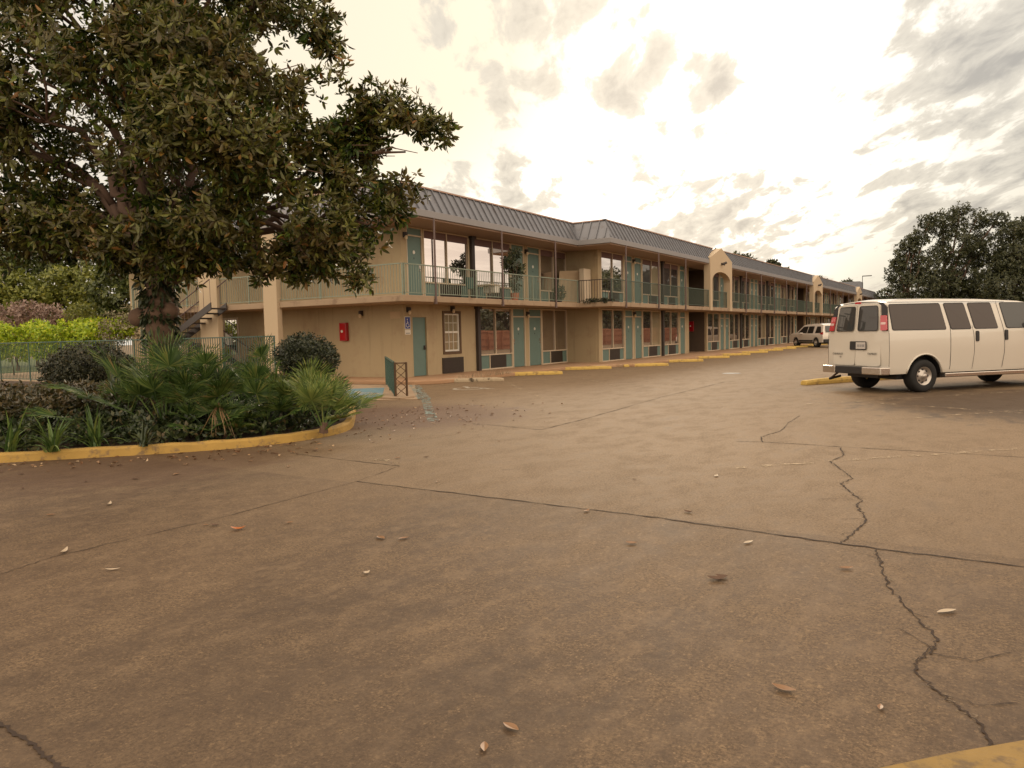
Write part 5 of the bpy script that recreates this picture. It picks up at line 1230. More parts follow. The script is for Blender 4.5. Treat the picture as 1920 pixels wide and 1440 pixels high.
def bush(name, blobs, dens, L, mt, lab, cat, k=5, group=None, trunkh=None, gap=0.0, lump=.12, inner=.55, wid=.28, tr=.06):
    c0 = blobs[0]; e = empty(name, (c0[0], c0[1], 0), lab, cat, group)
    Cc, Uu = blob_points(blobs, dens, inner, gap, .6, lump)
    Uu = unit(Uu + rng.normal(0, .5, Uu.shape)); B, A, S = rosettes(Cc, Uu, L, k, wid, (-.2, 1.0)); keep = B[:, 2] > .05
    leafmesh('crown', B[keep], A[keep], S[keep], mt, e, shape='q')
    tb_ = MB(); zt = c0[2]
    for i, bl in enumerate(blobs[:14]): limb(tb_, (c0[0], c0[1], zt * .35 if i else 0), (bl[0], bl[1], bl[2] + bl[5] * .2), tr * (.5 if i else 1), tr * .25, .2, 5, 0, i, 6)
    tb_.build('trunk', 'twig', e)
    return e
BUSHES = [(('round_bush', [(-17.04, 9.41, 0.98, 0.9, 0.9, 0.61),
 (-17.39, 9.18, 0.94, 0.64, 0.64, 0.44),
 (-16.64, 9.66, 0.94, 0.62, 0.62, 0.42)], 620, 0.06, 'dbush', 'wide dark clipped bush between the pool fence and the low hedge', 'bush'), {'gap': -0.3, 'lump': 0.08}),
 (('round_bush', [(-13.27, 12.35, 1.09, 0.72, 0.72, 0.59),
 (-13.42, 12.25, 1.18, 0.56, 0.56, 0.46),
 (-13.1, 12.45, 1.04, 0.56, 0.56, 0.46)], 620, 0.06, 'dbushg', 'dome shaped dark bush against the side wall below the red cabinet', 'bush'), {'gap': -0.3, 'lump': 0.08}),
 (('vine_hedge', [(-43.0, 16.75, 2.08, 0.62, 0.45, 0.42),
 (-42.0, 16.95, 2.15, 0.62, 0.45, 0.42),
 (-41.0, 16.7, 1.98, 0.62, 0.45, 0.42),
 (-40.0, 16.56, 2.14, 0.62, 0.45, 0.42),
 (-39.0, 16.85, 2.1, 0.62, 0.45, 0.42),
 (-38.0, 16.91, 1.99, 0.62, 0.45, 0.42),
 (-37.0, 16.61, 2.17, 0.62, 0.45, 0.42),
 (-36.0, 16.63, 2.04, 0.62, 0.45, 0.42),
 (-35.0, 16.92, 2.04, 0.62, 0.45, 0.42),
 (-34.0, 16.83, 2.18, 0.62, 0.45, 0.42),
 (-33.0, 16.56, 2.0, 0.62, 0.45, 0.42),
 (-32.0, 16.72, 2.1, 0.62, 0.45, 0.42),
 (-31.0, 16.95, 2.14, 0.62, 0.45, 0.42),
 (-30.0, 16.73, 1.98, 0.62, 0.45, 0.42),
 (-29.0, 16.56, 2.15, 0.62, 0.45, 0.42),
 (-28.0, 16.82, 2.09, 0.62, 0.45, 0.42),
 (-43.0, 16.8, 1.35, 0.7, 0.35, 0.5),
 (-41.5, 16.8, 1.35, 0.7, 0.35, 0.5),
 (-40.0, 16.8, 1.35, 0.7, 0.35, 0.5),
 (-38.5, 16.8, 1.35, 0.7, 0.35, 0.5),
 (-37.0, 16.8, 1.35, 0.7, 0.35, 0.5),
 (-35.5, 16.8, 1.35, 0.7, 0.35, 0.5),
 (-34.0, 16.8, 1.35, 0.7, 0.35, 0.5),
 (-32.5, 16.8, 1.35, 0.7, 0.35, 0.5),
 (-31.0, 16.8, 1.35, 0.7, 0.35, 0.5),
 (-29.5, 16.8, 1.35, 0.7, 0.35, 0.5)], 150, 0.13, 'lime', 'bright lime green vine hedge behind the pool fence', 'hedge'), {'gap': 0.0, 'lump': 0.25, 'tr': 0.03}),
 (('pink_bush', [(-41.21, 19.07, 3.0, 0.9, 0.9, 0.72),
 (-40.42, 19.57, 3.08, 0.8, 0.8, 0.64),
 (-39.63, 20.06, 3.01, 0.74, 0.74, 0.6),
 (-38.97, 20.47, 2.83, 0.64, 0.64, 0.51),
 (-42.11, 18.51, 2.94, 0.9, 0.9, 0.72)], 60, 0.16, 'pinkb', 'bare pinkish brown bush beyond the lime hedge', 'bush'), {'tr': 0.04, 'gap': 0.05}),
 (('dome_shrub', [(-35.26, 19.25, 2.86, 0.69, 0.69, 0.55),
 (-34.86, 19.5, 2.68, 0.49, 0.49, 0.39)], 120, 0.12, 'olive', 'small olive dome shrub beyond the lime hedge', 'bush'), {'gap': -0.2}),
 (('dry_bush', [(-28.13, 16.63, 2.16, 0.61, 0.61, 0.61),
 (-27.7, 16.89, 1.99, 0.53, 0.53, 0.53),
 (-28.32, 16.51, 1.77, 0.53, 0.53, 0.53),
 (-27.68, 16.91, 2.6, 0.37, 0.37, 0.37)], 70, 0.1, 'drybr', 'pale dry scrub bush between the lime hedge and the balcony end', 'bush'), {'tr': 0.03, 'gap': 0.08}),
 (('olive_tree', [(-47.5, 22.22, 4.81, 1.23, 1.23, 1.05),
 (-48.39, 21.67, 5.13, 1.38, 1.38, 1.18),
 (-46.75, 22.69, 4.18, 1.08, 1.08, 0.92),
 (-47.68, 22.1, 3.75, 1.23, 1.23, 1.05)], 42, 0.26, 'olive', 'rounded olive green tree behind the pool area at the frame edge', 'tree'), {'group': None, 'tr': 0.12}),
 (('olive_tree', [(-47.34, 24.68, 5.05, 1.29, 1.29, 1.09),
 (-46.25, 25.36, 5.24, 1.16, 1.16, 0.98),
 (-46.85, 24.98, 4.08, 1.22, 1.22, 1.04),
 (-47.93, 24.31, 4.27, 0.97, 0.97, 0.82),
 (-45.75, 25.67, 4.21, 1.09, 1.09, 0.93)], 42, 0.26, 'olive', 'rounded olive green tree directly behind the pinkish bush', 'tree'), {'tr': 0.12}),
 (('dark_tree', [(-42.83, 25.13, 4.53, 1.11, 1.11, 0.94),
 (-42.08, 25.6, 4.05, 0.92, 0.92, 0.78),
 (-43.15, 24.93, 3.32, 0.98, 0.98, 0.84),
 (-42.27, 25.49, 2.84, 1.05, 1.05, 0.89),
 (-41.66, 25.87, 4.65, 0.8, 0.8, 0.68),
 (-42.53, 25.32, 5.52, 0.92, 0.92, 0.78)], 42, 0.26, 'dolive', 'darker tree between the olive trees and the end of the balcony', 'tree'), {'tr': 0.14}),
 (('dark_tree', [(-54.98, 26.98, 6.8, 1.45, 1.45, 1.24),
 (-53.13, 28.14, 7.11, 1.45, 1.45, 1.24),
 (-56.79, 25.85, 7.21, 1.64, 1.64, 1.39),
 (-51.61, 29.08, 6.71, 1.24, 1.24, 1.05),
 (-58.37, 24.87, 6.54, 2.18, 2.18, 1.85),
 (-55.2, 26.85, 2.85, 2.18, 2.18, 1.85),
 (-52.45, 28.56, 2.42, 1.82, 1.82, 1.55),
 (-57.68, 25.3, 2.56, 2.18, 2.18, 1.85)], 34, 0.3, 'dolive', 'dark tree mass rising behind the rounded olive trees', 'tree'), {'tr': 0.16}),
 (('oak_tree', [(-9.62, 116.59, 10.94, 1.89, 1.89, 1.51),
 (-10.3, 117.34, 8.15, 2.04, 2.04, 1.63),
 (-8.3, 117.42, 13.04, 1.45, 1.45, 1.16),
 (-12.02, 115.09, 5.69, 1.16, 1.16, 0.93),
 (-7.1, 119.34, 9.37, 2.76, 2.76, 2.21),
 (-7.1, 118.16, 15.14, 1.45, 1.45, 1.16),
 (-8.04, 117.57, 6.45, 2.91, 2.91, 2.33),
 (-10.58, 115.99, 9.53, 1.16, 1.16, 0.93),
 (-9.39, 116.73, 12.57, 1.02, 1.02, 0.81),
 (-10.78, 115.87, 4.01, 2.47, 2.47, 1.98),
 (-7.4, 117.98, 3.55, 2.91, 2.91, 2.33)], 38, 0.28, 'oak', 'dark oak with ragged branches, nearest the end of the motel roof', 'tree'), {'tr': 0.3, 'gap': 0.05, 'lump': 0.4}),
 (('oak_tree', [(-5.5, 121.52, 15.36, 2.08, 2.08, 1.7),
 (-3.65, 122.68, 16.47, 1.63, 1.63, 1.34),
 (-1.65, 123.92, 15.55, 1.78, 1.78, 1.46),
 (-4.21, 122.32, 12.13, 3.11, 3.11, 2.55),
 (-0.47, 125.84, 11.69, 3.41, 3.41, 2.8),
 (0.83, 125.47, 15.62, 1.33, 1.33, 1.09),
 (-2.32, 125.86, 7.22, 4.45, 4.45, 3.65),
 (-5.51, 121.51, 6.11, 3.34, 3.34, 2.74),
 (-3.46, 122.79, 2.75, 4.45, 4.45, 3.65)], 38, 0.28, 'oak', 'tallest dark oak, rising above the middle of the van roof', 'tree'), {'tr': 0.35, 'gap': 0.03, 'lump': 0.4}),
 (('oak_tree', [(2.62, 121.87, 13.65, 1.71, 1.71, 1.46),
 (4.29, 122.91, 14.09, 2.0, 2.0, 1.7),
 (3.17, 122.21, 9.93, 3.42, 3.42, 2.91),
 (1.73, 121.32, 6.1, 4.28, 4.28, 3.64),
 (6.19, 124.1, 8.79, 4.28, 4.28, 3.64),
 (6.1, 124.05, 13.0, 2.14, 2.14, 1.82),
 (8.07, 125.28, 4.52, 4.28, 4.28, 3.64),
 (2.7, 121.92, 2.54, 4.28, 4.28, 3.64)], 36, 0.28, 'oak', 'dark oak above the front of the van at the edge of the view', 'tree'), {'tr': 0.35, 'gap': 0.0, 'lump': 0.3}),
 (('far_tree', [(-30.67, 110.52, 11.73, 0.77, 0.77, 0.65),
 (-29.7, 111.13, 11.85, 0.92, 0.92, 0.78),
 (-29.06, 111.53, 11.23, 0.62, 0.62, 0.52)], 22, 0.5, 'oak', 'thin crowned tree over the roof just past the first arched gable', 'tree'), {'tr': 0.2, 'gap': 0.12}),
 (('far_tree', [(-27.02, 115.16, 10.72, 0.86, 0.86, 0.73),
 (-26.42, 115.53, 10.39, 0.63, 0.63, 0.53),
 (-27.48, 114.88, 10.19, 0.63, 0.63, 0.53)], 40, 0.4, 'oak', 'small rounded tree over the roof midway between two gables', 'tree'), {'tr': 0.2}),
 (('far_tree', [(-23.67, 132.57, 9.2, 0.52, 0.52, 0.45),
 (-22.93, 133.03, 8.66, 0.7, 0.7, 0.59),
 (-22.12, 133.54, 7.95, 0.7, 0.7, 0.59),
 (-28.09, 129.82, 10.7, 0.52, 0.52, 0.45)], 30, 0.4, 'oak', 'low tree top over the roof at the second arched gable', 'tree'), {'tr': 0.2}),
 (('far_tree', [(-21.44, 137.5, 7.89, 0.9, 0.9, 0.76),
 (-20.24, 138.25, 8.21, 1.16, 1.16, 0.99),
 (-19.1, 138.96, 7.65, 0.98, 0.98, 0.84),
 (-18.42, 139.39, 6.75, 0.72, 0.72, 0.61)], 30, 0.45, 'oak', 'bushy tree top beside the thin light pole', 'tree'), {'tr': 0.2}),
 (('treeline', [(30.0, 30.0, 3.6, 3.4, 3.4, 1.7),
 (29.0, 32.0, 1.5, 3.6, 3.4, 1.8),
 (32.89, 34.2, 3.6, 3.4, 3.4, 1.7),
 (31.89, 36.2, 1.5, 3.6, 3.4, 1.8),
 (31.55, 38.4, 3.6, 3.4, 3.4, 1.7),
 (30.55, 40.4, 1.5, 3.6, 3.4, 1.8),
 (27.94, 42.6, 3.6, 3.4, 3.4, 1.7),
 (26.94, 44.6, 1.5, 3.6, 3.4, 1.8),
 (27.35, 46.8, 3.6, 3.4, 3.4, 1.7),
 (26.35, 48.8, 1.5, 3.6, 3.4, 1.8),
 (30.65, 51.0, 3.6, 3.4, 3.4, 1.7),
 (29.65, 53.0, 1.5, 3.6, 3.4, 1.8),
 (33.0, 55.2, 3.6, 3.4, 3.4, 1.7),
 (32.0, 57.2, 1.5, 3.6, 3.4, 1.8),
 (30.96, 59.4, 3.6, 3.4, 3.4, 1.7),
 (29.96, 61.4, 1.5, 3.6, 3.4, 1.8),
 (27.52, 63.6, 3.6, 3.4, 3.4, 1.7),
 (26.52, 65.6, 1.5, 3.6, 3.4, 1.8),
 (27.71, 67.8, 3.6, 3.4, 3.4, 1.7),
 (26.71, 69.8, 1.5, 3.6, 3.4, 1.8),
 (31.26, 72.0, 3.6, 3.4, 3.4, 1.7),
 (30.26, 74.0, 1.5, 3.6, 3.4, 1.8),
 (32.96, 76.2, 3.6, 3.4, 3.4, 1.7),
 (31.96, 78.2, 1.5, 3.6, 3.4, 1.8),
 (30.32, 80.4, 3.6, 3.4, 3.4, 1.7),
 (29.32, 82.4, 1.5, 3.6, 3.4, 1.8),
 (27.21, 84.6, 3.6, 3.4, 3.4, 1.7),
 (26.21, 86.6, 1.5, 3.6, 3.4, 1.8),
 (28.19, 88.8, 3.6, 3.4, 3.4, 1.7),
 (27.19, 90.8, 1.5, 3.6, 3.4, 1.8),
 (31.82, 93.0, 3.6, 3.4, 3.4, 1.7),
 (30.82, 95.0, 1.5, 3.6, 3.4, 1.8),
 (32.79, 97.2, 3.89, 3.4, 3.4, 1.83),
 (31.79, 99.2, 1.62, 3.6, 3.4, 1.94),
 (29.67, 101.4, 4.43, 3.4, 3.4, 2.09),
 (28.67, 103.4, 1.85, 3.6, 3.4, 2.21),
 (27.04, 105.6, 4.97, 3.4, 3.4, 2.35),
 (26.04, 107.6, 2.07, 3.6, 3.4, 2.49),
 (28.74, 109.8, 5.52, 3.4, 3.4, 2.61),
 (27.74, 111.8, 2.3, 3.6, 3.4, 2.76),
 (32.29, 114.0, 6.06, 3.4, 3.4, 2.86),
 (31.29, 116.0, 2.53, 3.6, 3.4, 3.03),
 (32.48, 118.2, 6.61, 3.4, 3.4, 3.12),
 (31.48, 120.2, 2.75, 3.6, 3.4, 3.3),
 (29.04, 122.4, 7.15, 3.4, 3.4, 3.38),
 (28.04, 124.4, 2.98, 3.6, 3.4, 3.58),
 (27.0, 126.6, 7.7, 3.4, 3.4, 3.63),
 (26.0, 128.6, 3.21, 3.6, 3.4, 3.85),
 (29.36, 130.8, 8.24, 3.4, 3.4, 3.89),
 (28.36, 132.8, 3.43, 3.6, 3.4, 4.12),
 (32.65, 135.0, 8.78, 3.4, 3.4, 4.15),
 (31.65, 137.0, 3.66, 3.6, 3.4, 4.39),
 (32.06, 139.2, 9.33, 3.4, 3.4, 4.41),
 (31.06, 141.2, 3.89, 3.6, 3.4, 4.66),
 (28.45, 143.4, 9.36, 3.4, 3.4, 4.42),
 (27.45, 145.4, 3.9, 3.6, 3.4, 4.68),
 (27.11, 147.6, 9.36, 3.4, 3.4, 4.42),
 (26.11, 149.6, 3.9, 3.6, 3.4, 4.68),
 (30.0, 151.8, 9.36, 3.4, 3.4, 4.42),
 (29.0, 153.8, 3.9, 3.6, 3.4, 4.68),
 (32.89, 156.0, 9.36, 3.4, 3.4, 4.42),
 (31.89, 158.0, 3.9, 3.6, 3.4, 4.68),
 (31.54, 160.2, 9.36, 3.4, 3.4, 4.42),
 (30.54, 162.2, 3.9, 3.6, 3.4, 4.68),
 (27.93, 164.4, 9.36, 3.4, 3.4, 4.42),
 (26.93, 166.4, 3.9, 3.6, 3.4, 4.68),
 (27.35, 168.6, 9.36, 3.4, 3.4, 4.42),
 (26.35, 170.6, 3.9, 3.6, 3.4, 4.68),
 (30.65, 172.8, 9.36, 3.4, 3.4, 4.42),
 (29.65, 174.8, 3.9, 3.6, 3.4, 4.68),
 (33.0, 177.0, 9.36, 3.4, 3.4, 4.42),
 (32.0, 179.0, 3.9, 3.6, 3.4, 4.68),
 (30.95, 181.2, 9.36, 3.4, 3.4, 4.42),
 (29.95, 183.2, 3.9, 3.6, 3.4, 4.68),
 (27.52, 185.4, 9.36, 3.4, 3.4, 4.42),
 (26.52, 187.4, 3.9, 3.6, 3.4, 4.68),
 (27.72, 189.6, 9.36, 3.4, 3.4, 4.42),
 (26.72, 191.6, 3.9, 3.6, 3.4, 4.68),
 (31.26, 193.8, 9.36, 3.4, 3.4, 4.42),
 (30.26, 195.8, 3.9, 3.6, 3.4, 4.68),
 (32.96, 198.0, 9.36, 3.4, 3.4, 4.42),
 (31.96, 200.0, 3.9, 3.6, 3.4, 4.68),
 (30.32, 202.2, 9.36, 3.4, 3.4, 4.42),
 (29.32, 204.2, 3.9, 3.6, 3.4, 4.68),
 (27.21, 206.4, 9.36, 3.4, 3.4, 4.42),
 (26.21, 208.4, 3.9, 3.6, 3.4, 4.68),
 (28.19, 210.6, 9.36, 3.4, 3.4, 4.42),
 (27.19, 212.6, 3.9, 3.6, 3.4, 4.68),
 (31.82, 214.8, 9.36, 3.4, 3.4, 4.42),
 (30.82, 216.8, 3.9, 3.6, 3.4, 4.68),
 (32.79, 219.0, 9.36, 3.4, 3.4, 4.42),
 (31.79, 221.0, 3.9, 3.6, 3.4, 4.68),
 (29.67, 223.2, 9.36, 3.4, 3.4, 4.42),
 (28.67, 225.2, 3.9, 3.6, 3.4, 4.68),
 (27.04, 227.4, 9.36, 3.4, 3.4, 4.42),
 (26.04, 229.4, 3.9, 3.6, 3.4, 4.68),
 (28.74, 231.6, 9.36, 3.4, 3.4, 4.42),
 (27.74, 233.6, 3.9, 3.6, 3.4, 4.68),
 (32.29, 235.8, 9.36, 3.4, 3.4, 4.42),
 (31.29, 237.8, 3.9, 3.6, 3.4, 4.68),
 (32.48, 240.0, 9.36, 3.4, 3.4, 4.42),
 (31.48, 242.0, 3.9, 3.6, 3.4, 4.68),
 (29.04, 244.2, 9.36, 3.4, 3.4, 4.42),
 (28.04, 246.2, 3.9, 3.6, 3.4, 4.68),
 (27.0, 248.4, 9.36, 3.4, 3.4, 4.42),
 (26.0, 250.4, 3.9, 3.6, 3.4, 4.68),
 (29.36, 252.6, 9.36, 3.4, 3.4, 4.42),
 (28.36, 254.6, 3.9, 3.6, 3.4, 4.68),
 (32.65, 256.8, 9.36, 3.4, 3.4, 4.42),
 (31.65, 258.8, 3.9, 3.6, 3.4, 4.68),
 (32.06, 261.0, 9.36, 3.4, 3.4, 4.42),
 (31.06, 263.0, 3.9, 3.6, 3.4, 4.68)], 7, 0.75, 'oak', 'dark tree line beyond the wooden fence', 'trees'), {'tr': 0.25})]
for a, kw in BUSHES: bush(*a, **kw)

# ground cover in the bed (uncountable): low leaves over a bumpy height field
from bisect import bisect
def in_poly(px, py, poly):
    c = False; j_ = len(poly) - 1
    for i in range(len(poly)):
        if (poly[i][1] > py) != (poly[j_][1] > py) and px < (poly[j_][0] - poly[i][0]) * (py - poly[i][1]) / (poly[j_][1] - poly[i][1]) + poly[i][0]: c = not c
        j_ = i
    return c
KI = []
for i, p in enumerate(KP):
    p = Vector(p); dd = Vector(KP[min(i + 1, len(KP) - 1)]) - Vector(KP[max(0, i - 1)]); nn_ = Vector((-dd.y, dd.x)).normalized(); KI.append((p.x + nn_.x * .27, p.y + nn_.y * .27))
poly = KI + [(-19, 15.2), (-26, 15.2), (-26, 0)]
def cover(name, npts, hfun, L, mt, lab, cat, reg):
    pts = []
    while len(pts) < npts:
        x = rng.uniform(-21, -8.9); y = rng.uniform(1, 15.2)
        if not in_poly(x, y, poly) or not reg(x, y): continue
        hh_ = hfun(x, y) * (1 + .35 * noise.noise(Vector((x * 2.2, y * 2.2, 3))))
        pts.append((x, y, .1 + hh_ * rng.uniform(.15, 1) ** .6))
    Cc = np.array(pts); Uu = unit(rng.normal(0, .5, Cc.shape) + np.array([0, 0, .8]))
    o = leafmesh(name, *rosettes(Cc, Uu, L, 5, .26, (0, .9)), mt, None, shape='q'); tag(o, lab, cat, kind='stuff'); return o
def kd(x, y): return min((Vector((x, y)) - Vector(p)).length for p in KI[::2])
cover('ground_cover', 9000, lambda x, y: min(.42, .10 + .25 * kd(x, y)), .10, 'gcover', 'dark low ground cover filling the planting bed', 'ground cover', lambda x, y: kd(x, y) < 3.0)
cover('low_hedge', 6500, lambda x, y: min(.68, .2 + .4 * kd(x, y)), .09, 'hedgeb', 'brownish clipped low hedge along the planting bed', 'hedge', lambda x, y: 1.1 < kd(x, y) < 4.5 and x < -11.8 and y < 9)

# dead fronds and bromeliad
e = empty('dry_frond', (-9.7, 7.35, .2), 'dry brown palm frond hanging over the kerb', 'dead frond')
mb = MB(); rr = random.Random(3)
for k in range(9):
    a = Vector((-9.75, 7.3, .62)); b_ = Vector((-9.35 + rr.uniform(-.2, .15), 6.95 + rr.uniform(-.15, .25), .12 + rr.uniform(0, .12))); mdl = a.lerp(b_, .5) + Vector((rr.gauss(0, .03), rr.gauss(0, .03), .05)); mb.tube([a, mdl, b_], [.004, .009, .002], 3)
mb.build('blades', 'dryleaf', e)
strap_plant(-10.75, 6.75, .12, 16, .28, 'paleleaf', 'small pinkish pale bromeliad low in front of the biggest palm', 11, .02)

# grass tufts by the worn wheel stop
e = empty('weed_tuft', (-14.5, 21.8, .12), 'thin dry weeds growing at the walkway edge by the dirty wheel stop', 'weeds')
mb = MB(); rr = random.Random(8)
for k in range(120):
    s = rr.uniform(0, 1); x = -14.72 + rr.gauss(0, .04); y = 20.2 + s * 3.2; l_ = rr.uniform(.08, .24); az = rr.uniform(0, 6.28); p = Vector((x, y, .10)); q = p + Vector((math.cos(az) * l_ * .4, math.sin(az) * l_ * .4, l_))
    mb.tube([p, q], [.004, .001], 3)
mb.build('blades', 'drybr', e)

# fallen leaves
def fleaf(x, y, L, rz, mt, lab, wid=.4, curl=.4, grp='fallen leaves on the lot'):
    mb = MB(); vs = []; n = 6
    for i in range(n + 1):
        f_ = i / n; w = wid * L * math.sin(math.pi * min(1, f_ * .93 + .05)) * .5; z = .008 + curl * L * (f_ - .5) ** 2
        for s in (-1, 0, 1): vs.append(((f_ - .5) * L, s * w, z + abs(s) * w * .35))
    mb.add(vs, [(3 * i + j_, 3 * i + j_ + 1, 3 * i + j_ + 4, 3 * i + j_ + 3) for i in range(n) for j_ in range(2)])
    o = mb.build('fallen_leaf', mt); o.location = (x, y, 0); o.rotation_euler = (0, 0, rz); tag(o, lab, 'leaf', grp); return o
LEAVES = [(-5.17, 4.0, 0.12, 0.73, 'orangeleaf', 'reddish orange dead leaf lying alone on the open concrete', 0.5, 0.9, 'single fallen leaves'),
 (-2.18, 5.07, 0.085, 0.32, 'litter', 'curled tan leaf just below the long joint in the concrete', 0.6, 0.6, 'single fallen leaves'),
 (-1.45, 5.48, 0.11, 1.23, 'paleleaf', 'pale flat narrow leaf below the long joint in the concrete', 0.32, 0.2, 'single fallen leaves'),
 (-1.4, 4.57, 0.12, 0.48, 'bark', 'curled dark brown leaf in the middle foreground', 0.55, 0.7, 'single fallen leaves'),
 (-1.39, 4.63, 0.08, 0.21, 'bark', 'dark brown leaf scrap touching the curled brown one', 0.6, 0.7, 'single fallen leaves'),
 (-3.43, 3.63, 0.05, 1.24, 'paleleaf', 'tiny pale seed pod alone on the concrete', 0.8, 1.2, 'single fallen leaves'),
 (-2.14, 6.18, 0.09, 2.85, 'bark', 'dark leaf just above the long joint in the concrete', 0.5, 0.6, 'single fallen leaves'),
 (-7.12, 4.06, 0.15, 2.48, 'paleleaf', 'long pale leaf below the kerb in front of the low hedge', 0.22, 0.5, 'single fallen leaves'),
 (-5.81, 2.95, 0.15, 2.37, 'paleleaf', 'pale leaf near the faint joint at the frame edge', 0.25, 0.5, 'single fallen leaves'),
 (-5.04, 2.87, 0.1, 0.69, 'paleleaf', 'small pale stick like leaf below the faint joint', 0.25, 0.4, 'single fallen leaves'),
 (-2.41, 7.85, 0.1, 1.66, 'paleleaf', 'pale leaf on the slab above the long joint', 0.4, 0.3, 'single fallen leaves'),
 (-0.17, 4.62, 0.13, 0.86, 'paleleaf', 'flat pale scrap right beside the wandering crack', 0.3, 0.1, 'single fallen leaves'),
 (-9.72, 5.12, 0.06035987175712214, 2.92, 'litter', 'small dry leaf lying on the concrete lot', 0.45, 0.23085978930592696, 'fallen leaves on the lot'),
 (-9.41, 5.39, 0.051538380904012936, 2.48, 'bark', 'small dry leaf lying on the concrete lot', 0.45, 0.5033261733511617, 'fallen leaves on the lot'),
 (-8.53, 5.84, 0.06160613708115441, 2.69, 'litter', 'small dry leaf lying on the concrete lot', 0.45, 0.24482034603869765, 'fallen leaves on the lot'),
 (-8.0, 5.37, 0.10765537777005807, 1.88, 'litter', 'small dry leaf lying on the concrete lot', 0.45, 0.14335912631746092, 'fallen leaves on the lot'),
 (-8.17, 4.97, 0.0903020873909884, 0.77, 'bark', 'small dry leaf lying on the concrete lot', 0.45, 0.22443677029680523, 'fallen leaves on the lot'),
 (-8.55, 4.62, 0.06679985571921447, 0.02, 'bark', 'small dry leaf lying on the concrete lot', 0.45, 0.520231339708886, 'fallen leaves on the lot'),
 (-8.8, 4.08, 0.06751650016264624, 2.63, 'bark', 'small dry leaf lying on the concrete lot', 0.45, 0.541158619939395, 'fallen leaves on the lot'),
 (-7.18, 3.55, 0.0805023425199651, 0.89, 'litter', 'small dry leaf lying on the concrete lot', 0.45, 0.31186553909969505, 'fallen leaves on the lot'),
 (-7.16, 6.3, 0.07708234362065222, 2.52, 'litter', 'small dry leaf lying on the concrete lot', 0.45, 0.25255579821636953, 'fallen leaves on the lot'),
 (-5.97, 9.14, 0.05259430814433491, 3.09, 'litter', 'small dry leaf lying on the concrete lot', 0.45, 0.3313348711518598, 'fallen leaves on the lot'),
 (-6.05, 7.57, 0.0811323251730003, 1.06, 'bark', 'small dry leaf lying on the concrete lot', 0.45, 0.3356200430574965, 'fallen leaves on the lot'),
 (-3.94, 4.34, 0.10983673245032674, 2.83, 'litter', 'small dry leaf lying on the concrete lot', 0.45, 0.13321923469303046, 'fallen leaves on the lot'),
 (-3.77, 4.41, 0.08810114635497257, 1.1, 'litter', 'small dry leaf lying on the concrete lot', 0.45, 0.2381524174798416, 'fallen leaves on the lot'),
 (-0.75, 5.16, 0.09481656085942775, 0.62, 'litter', 'small dry leaf lying on the concrete lot', 0.45, 0.41721609293866524, 'fallen leaves on the lot'),
 (-4.96, 4.35, 0.06941205282553112, 0.86, 'litter', 'small dry leaf lying on the concrete lot', 0.45, 0.45408124412920114, 'fallen leaves on the lot'),
 (-1.57, 2.44, 0.08493202788327578, 2.9, 'litter', 'small dry leaf lying on the concrete lot', 0.45, 0.16107270095894852, 'fallen leaves on the lot'),
 (-1.58, 2.27, 0.06745545526997093, 2.16, 'litter', 'small dry leaf lying on the concrete lot', 0.45, 0.12140559389100983, 'fallen leaves on the lot'),
 (-0.72, 3.28, 0.10375566674670936, 2.98, 'litter', 'small dry leaf lying on the concrete lot', 0.45, 0.4674389782369629, 'fallen leaves on the lot'),
 (-5.55, 3.97, 0.051091251517598454, 0.47, 'litter', 'small dry leaf lying on the concrete lot', 0.45, 0.26083805995437037, 'fallen leaves on the lot'),
 (-5.47, 4.0, 0.08911535609234617, 0.24, 'bark', 'small dry leaf lying on the concrete lot', 0.45, 0.44002185917618797, 'fallen leaves on the lot'),
 (-6.34, 7.35, 0.08706377857539738, 0.78, 'litter', 'small dry leaf lying on the concrete lot', 0.45, 0.24599766633077572, 'fallen leaves on the lot'),
 (-7.66, 7.49, 0.08592857999882711, 0.03, 'litter', 'small dry leaf lying on the concrete lot', 0.45, 0.26565361459959325, 'fallen leaves on the lot'),
 (-4.91, 6.31, 0.05268783157532752, 2.49, 'litter', 'small dry leaf lying on the concrete lot', 0.45, 0.28259541237259533, 'fallen leaves on the lot'),
 (-7.83, 7.36, 0.10983111573323648, 3.04, 'bark', 'small dry leaf lying on the concrete lot', 0.45, 0.1485511065994455, 'fallen leaves on the lot'),
 (-7.93, 6.37, 0.0754371511563047, 0.19, 'litter', 'small dry leaf lying on the concrete lot', 0.45, 0.1568091163759661, 'fallen leaves on the lot'),
 (-9.79, 4.53, 0.0942272851625101, 0.46, 'bark', 'small dry leaf lying on the concrete lot', 0.45, 0.4384135587909028, 'fallen leaves on the lot'),
 (-9.67, 4.78, 0.052453541999860125, 1.0, 'litter', 'small dry leaf lying on the concrete lot', 0.45, 0.39133253637350596, 'fallen leaves on the lot'),
 (-3.11, 7.32, 0.05213443716866072, 3.09, 'bark', 'small dry leaf lying on the concrete lot', 0.45, 0.24645370756757304, 'fallen leaves on the lot'),
 (-7.09, 9.7, 0.08909673064395371, 0.75, 'litter', 'small dry leaf lying on the concrete lot', 0.45, 0.33888098151152113, 'fallen leaves on the lot'),
 (-7.63, 8.32, 0.07463734931883453, 1.37, 'litter', 'small dry leaf lying on the concrete lot', 0.45, 0.20953075223125875, 'fallen leaves on the lot'),
 (-2.92, 5.83, 0.0888461394113155, 1.55, 'litter', 'small dry leaf lying on the concrete lot', 0.45, 0.5155235596586756, 'fallen leaves on the lot'),
 (-0.35, 3.31, 0.05189902143335609, 1.63, 'litter', 'small dry leaf lying on the concrete lot', 0.45, 0.22669368923600433, 'fallen leaves on the lot')]
for a in LEAVES: fleaf(*a)
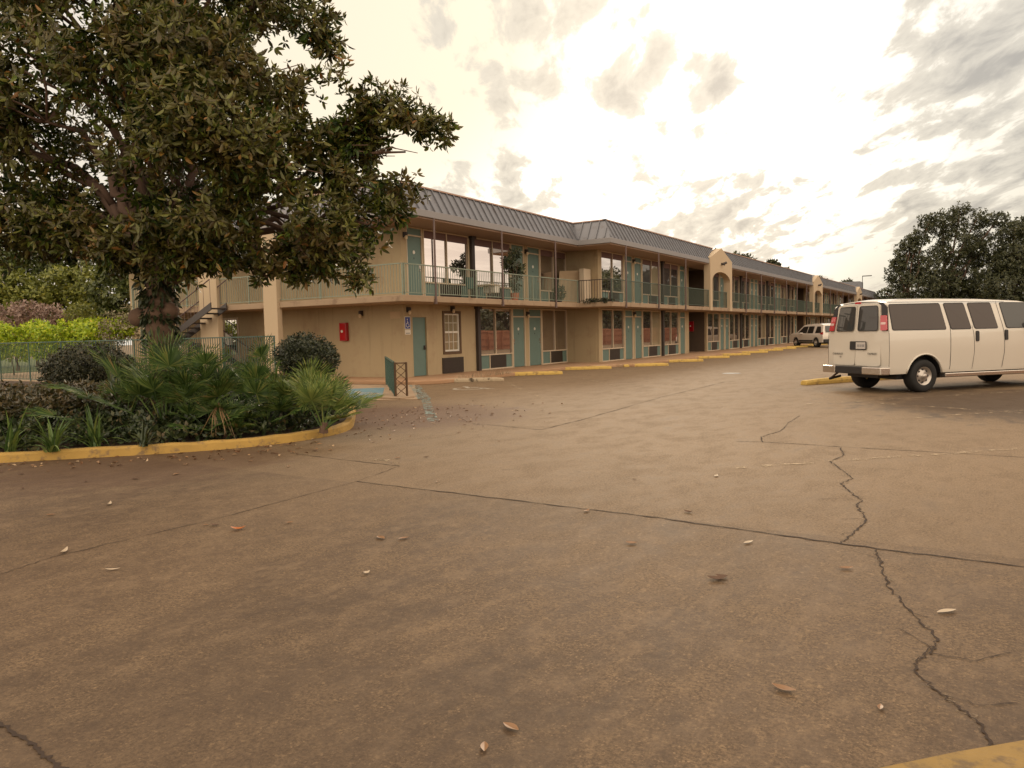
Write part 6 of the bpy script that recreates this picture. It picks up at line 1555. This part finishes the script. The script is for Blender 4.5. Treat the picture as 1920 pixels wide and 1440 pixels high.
# leaf litter scattered along the kerb and on the stained paving
n = 420; pts = []
while len(pts) < n:
    if rng.random() < .5:
        x, y = rng.normal(-9.3, 1.1), rng.normal(11.0, 1.4)
    else:
        i = rng.integers(2, 30); p = KP[i]; x, y = p[0] + abs(rng.normal(0, .7)) * .75, p[1] - abs(rng.normal(0, .7)) * .6
    if in_poly(x, y, [(a - 0.0, b_) for a, b_ in KP] + [(-26, 16), (-26, 0)]): continue
    pts.append((x, y, .012))
Cc = np.array(pts); th = rng.uniform(0, 6.28, n); A = np.stack([np.cos(th), np.sin(th), rng.normal(0, .15, n)], 1) * rng.uniform(.03, .10, n)[:, None]; S = np.stack([-np.sin(th), np.cos(th), rng.normal(0, .3, n)], 1) * .015
o = leafmesh('leaf_litter', Cc, A, S, 'litter', None); tag(o, 'small dry leaves littering the reddish stained concrete by the bed', 'leaf litter', kind='stuff')
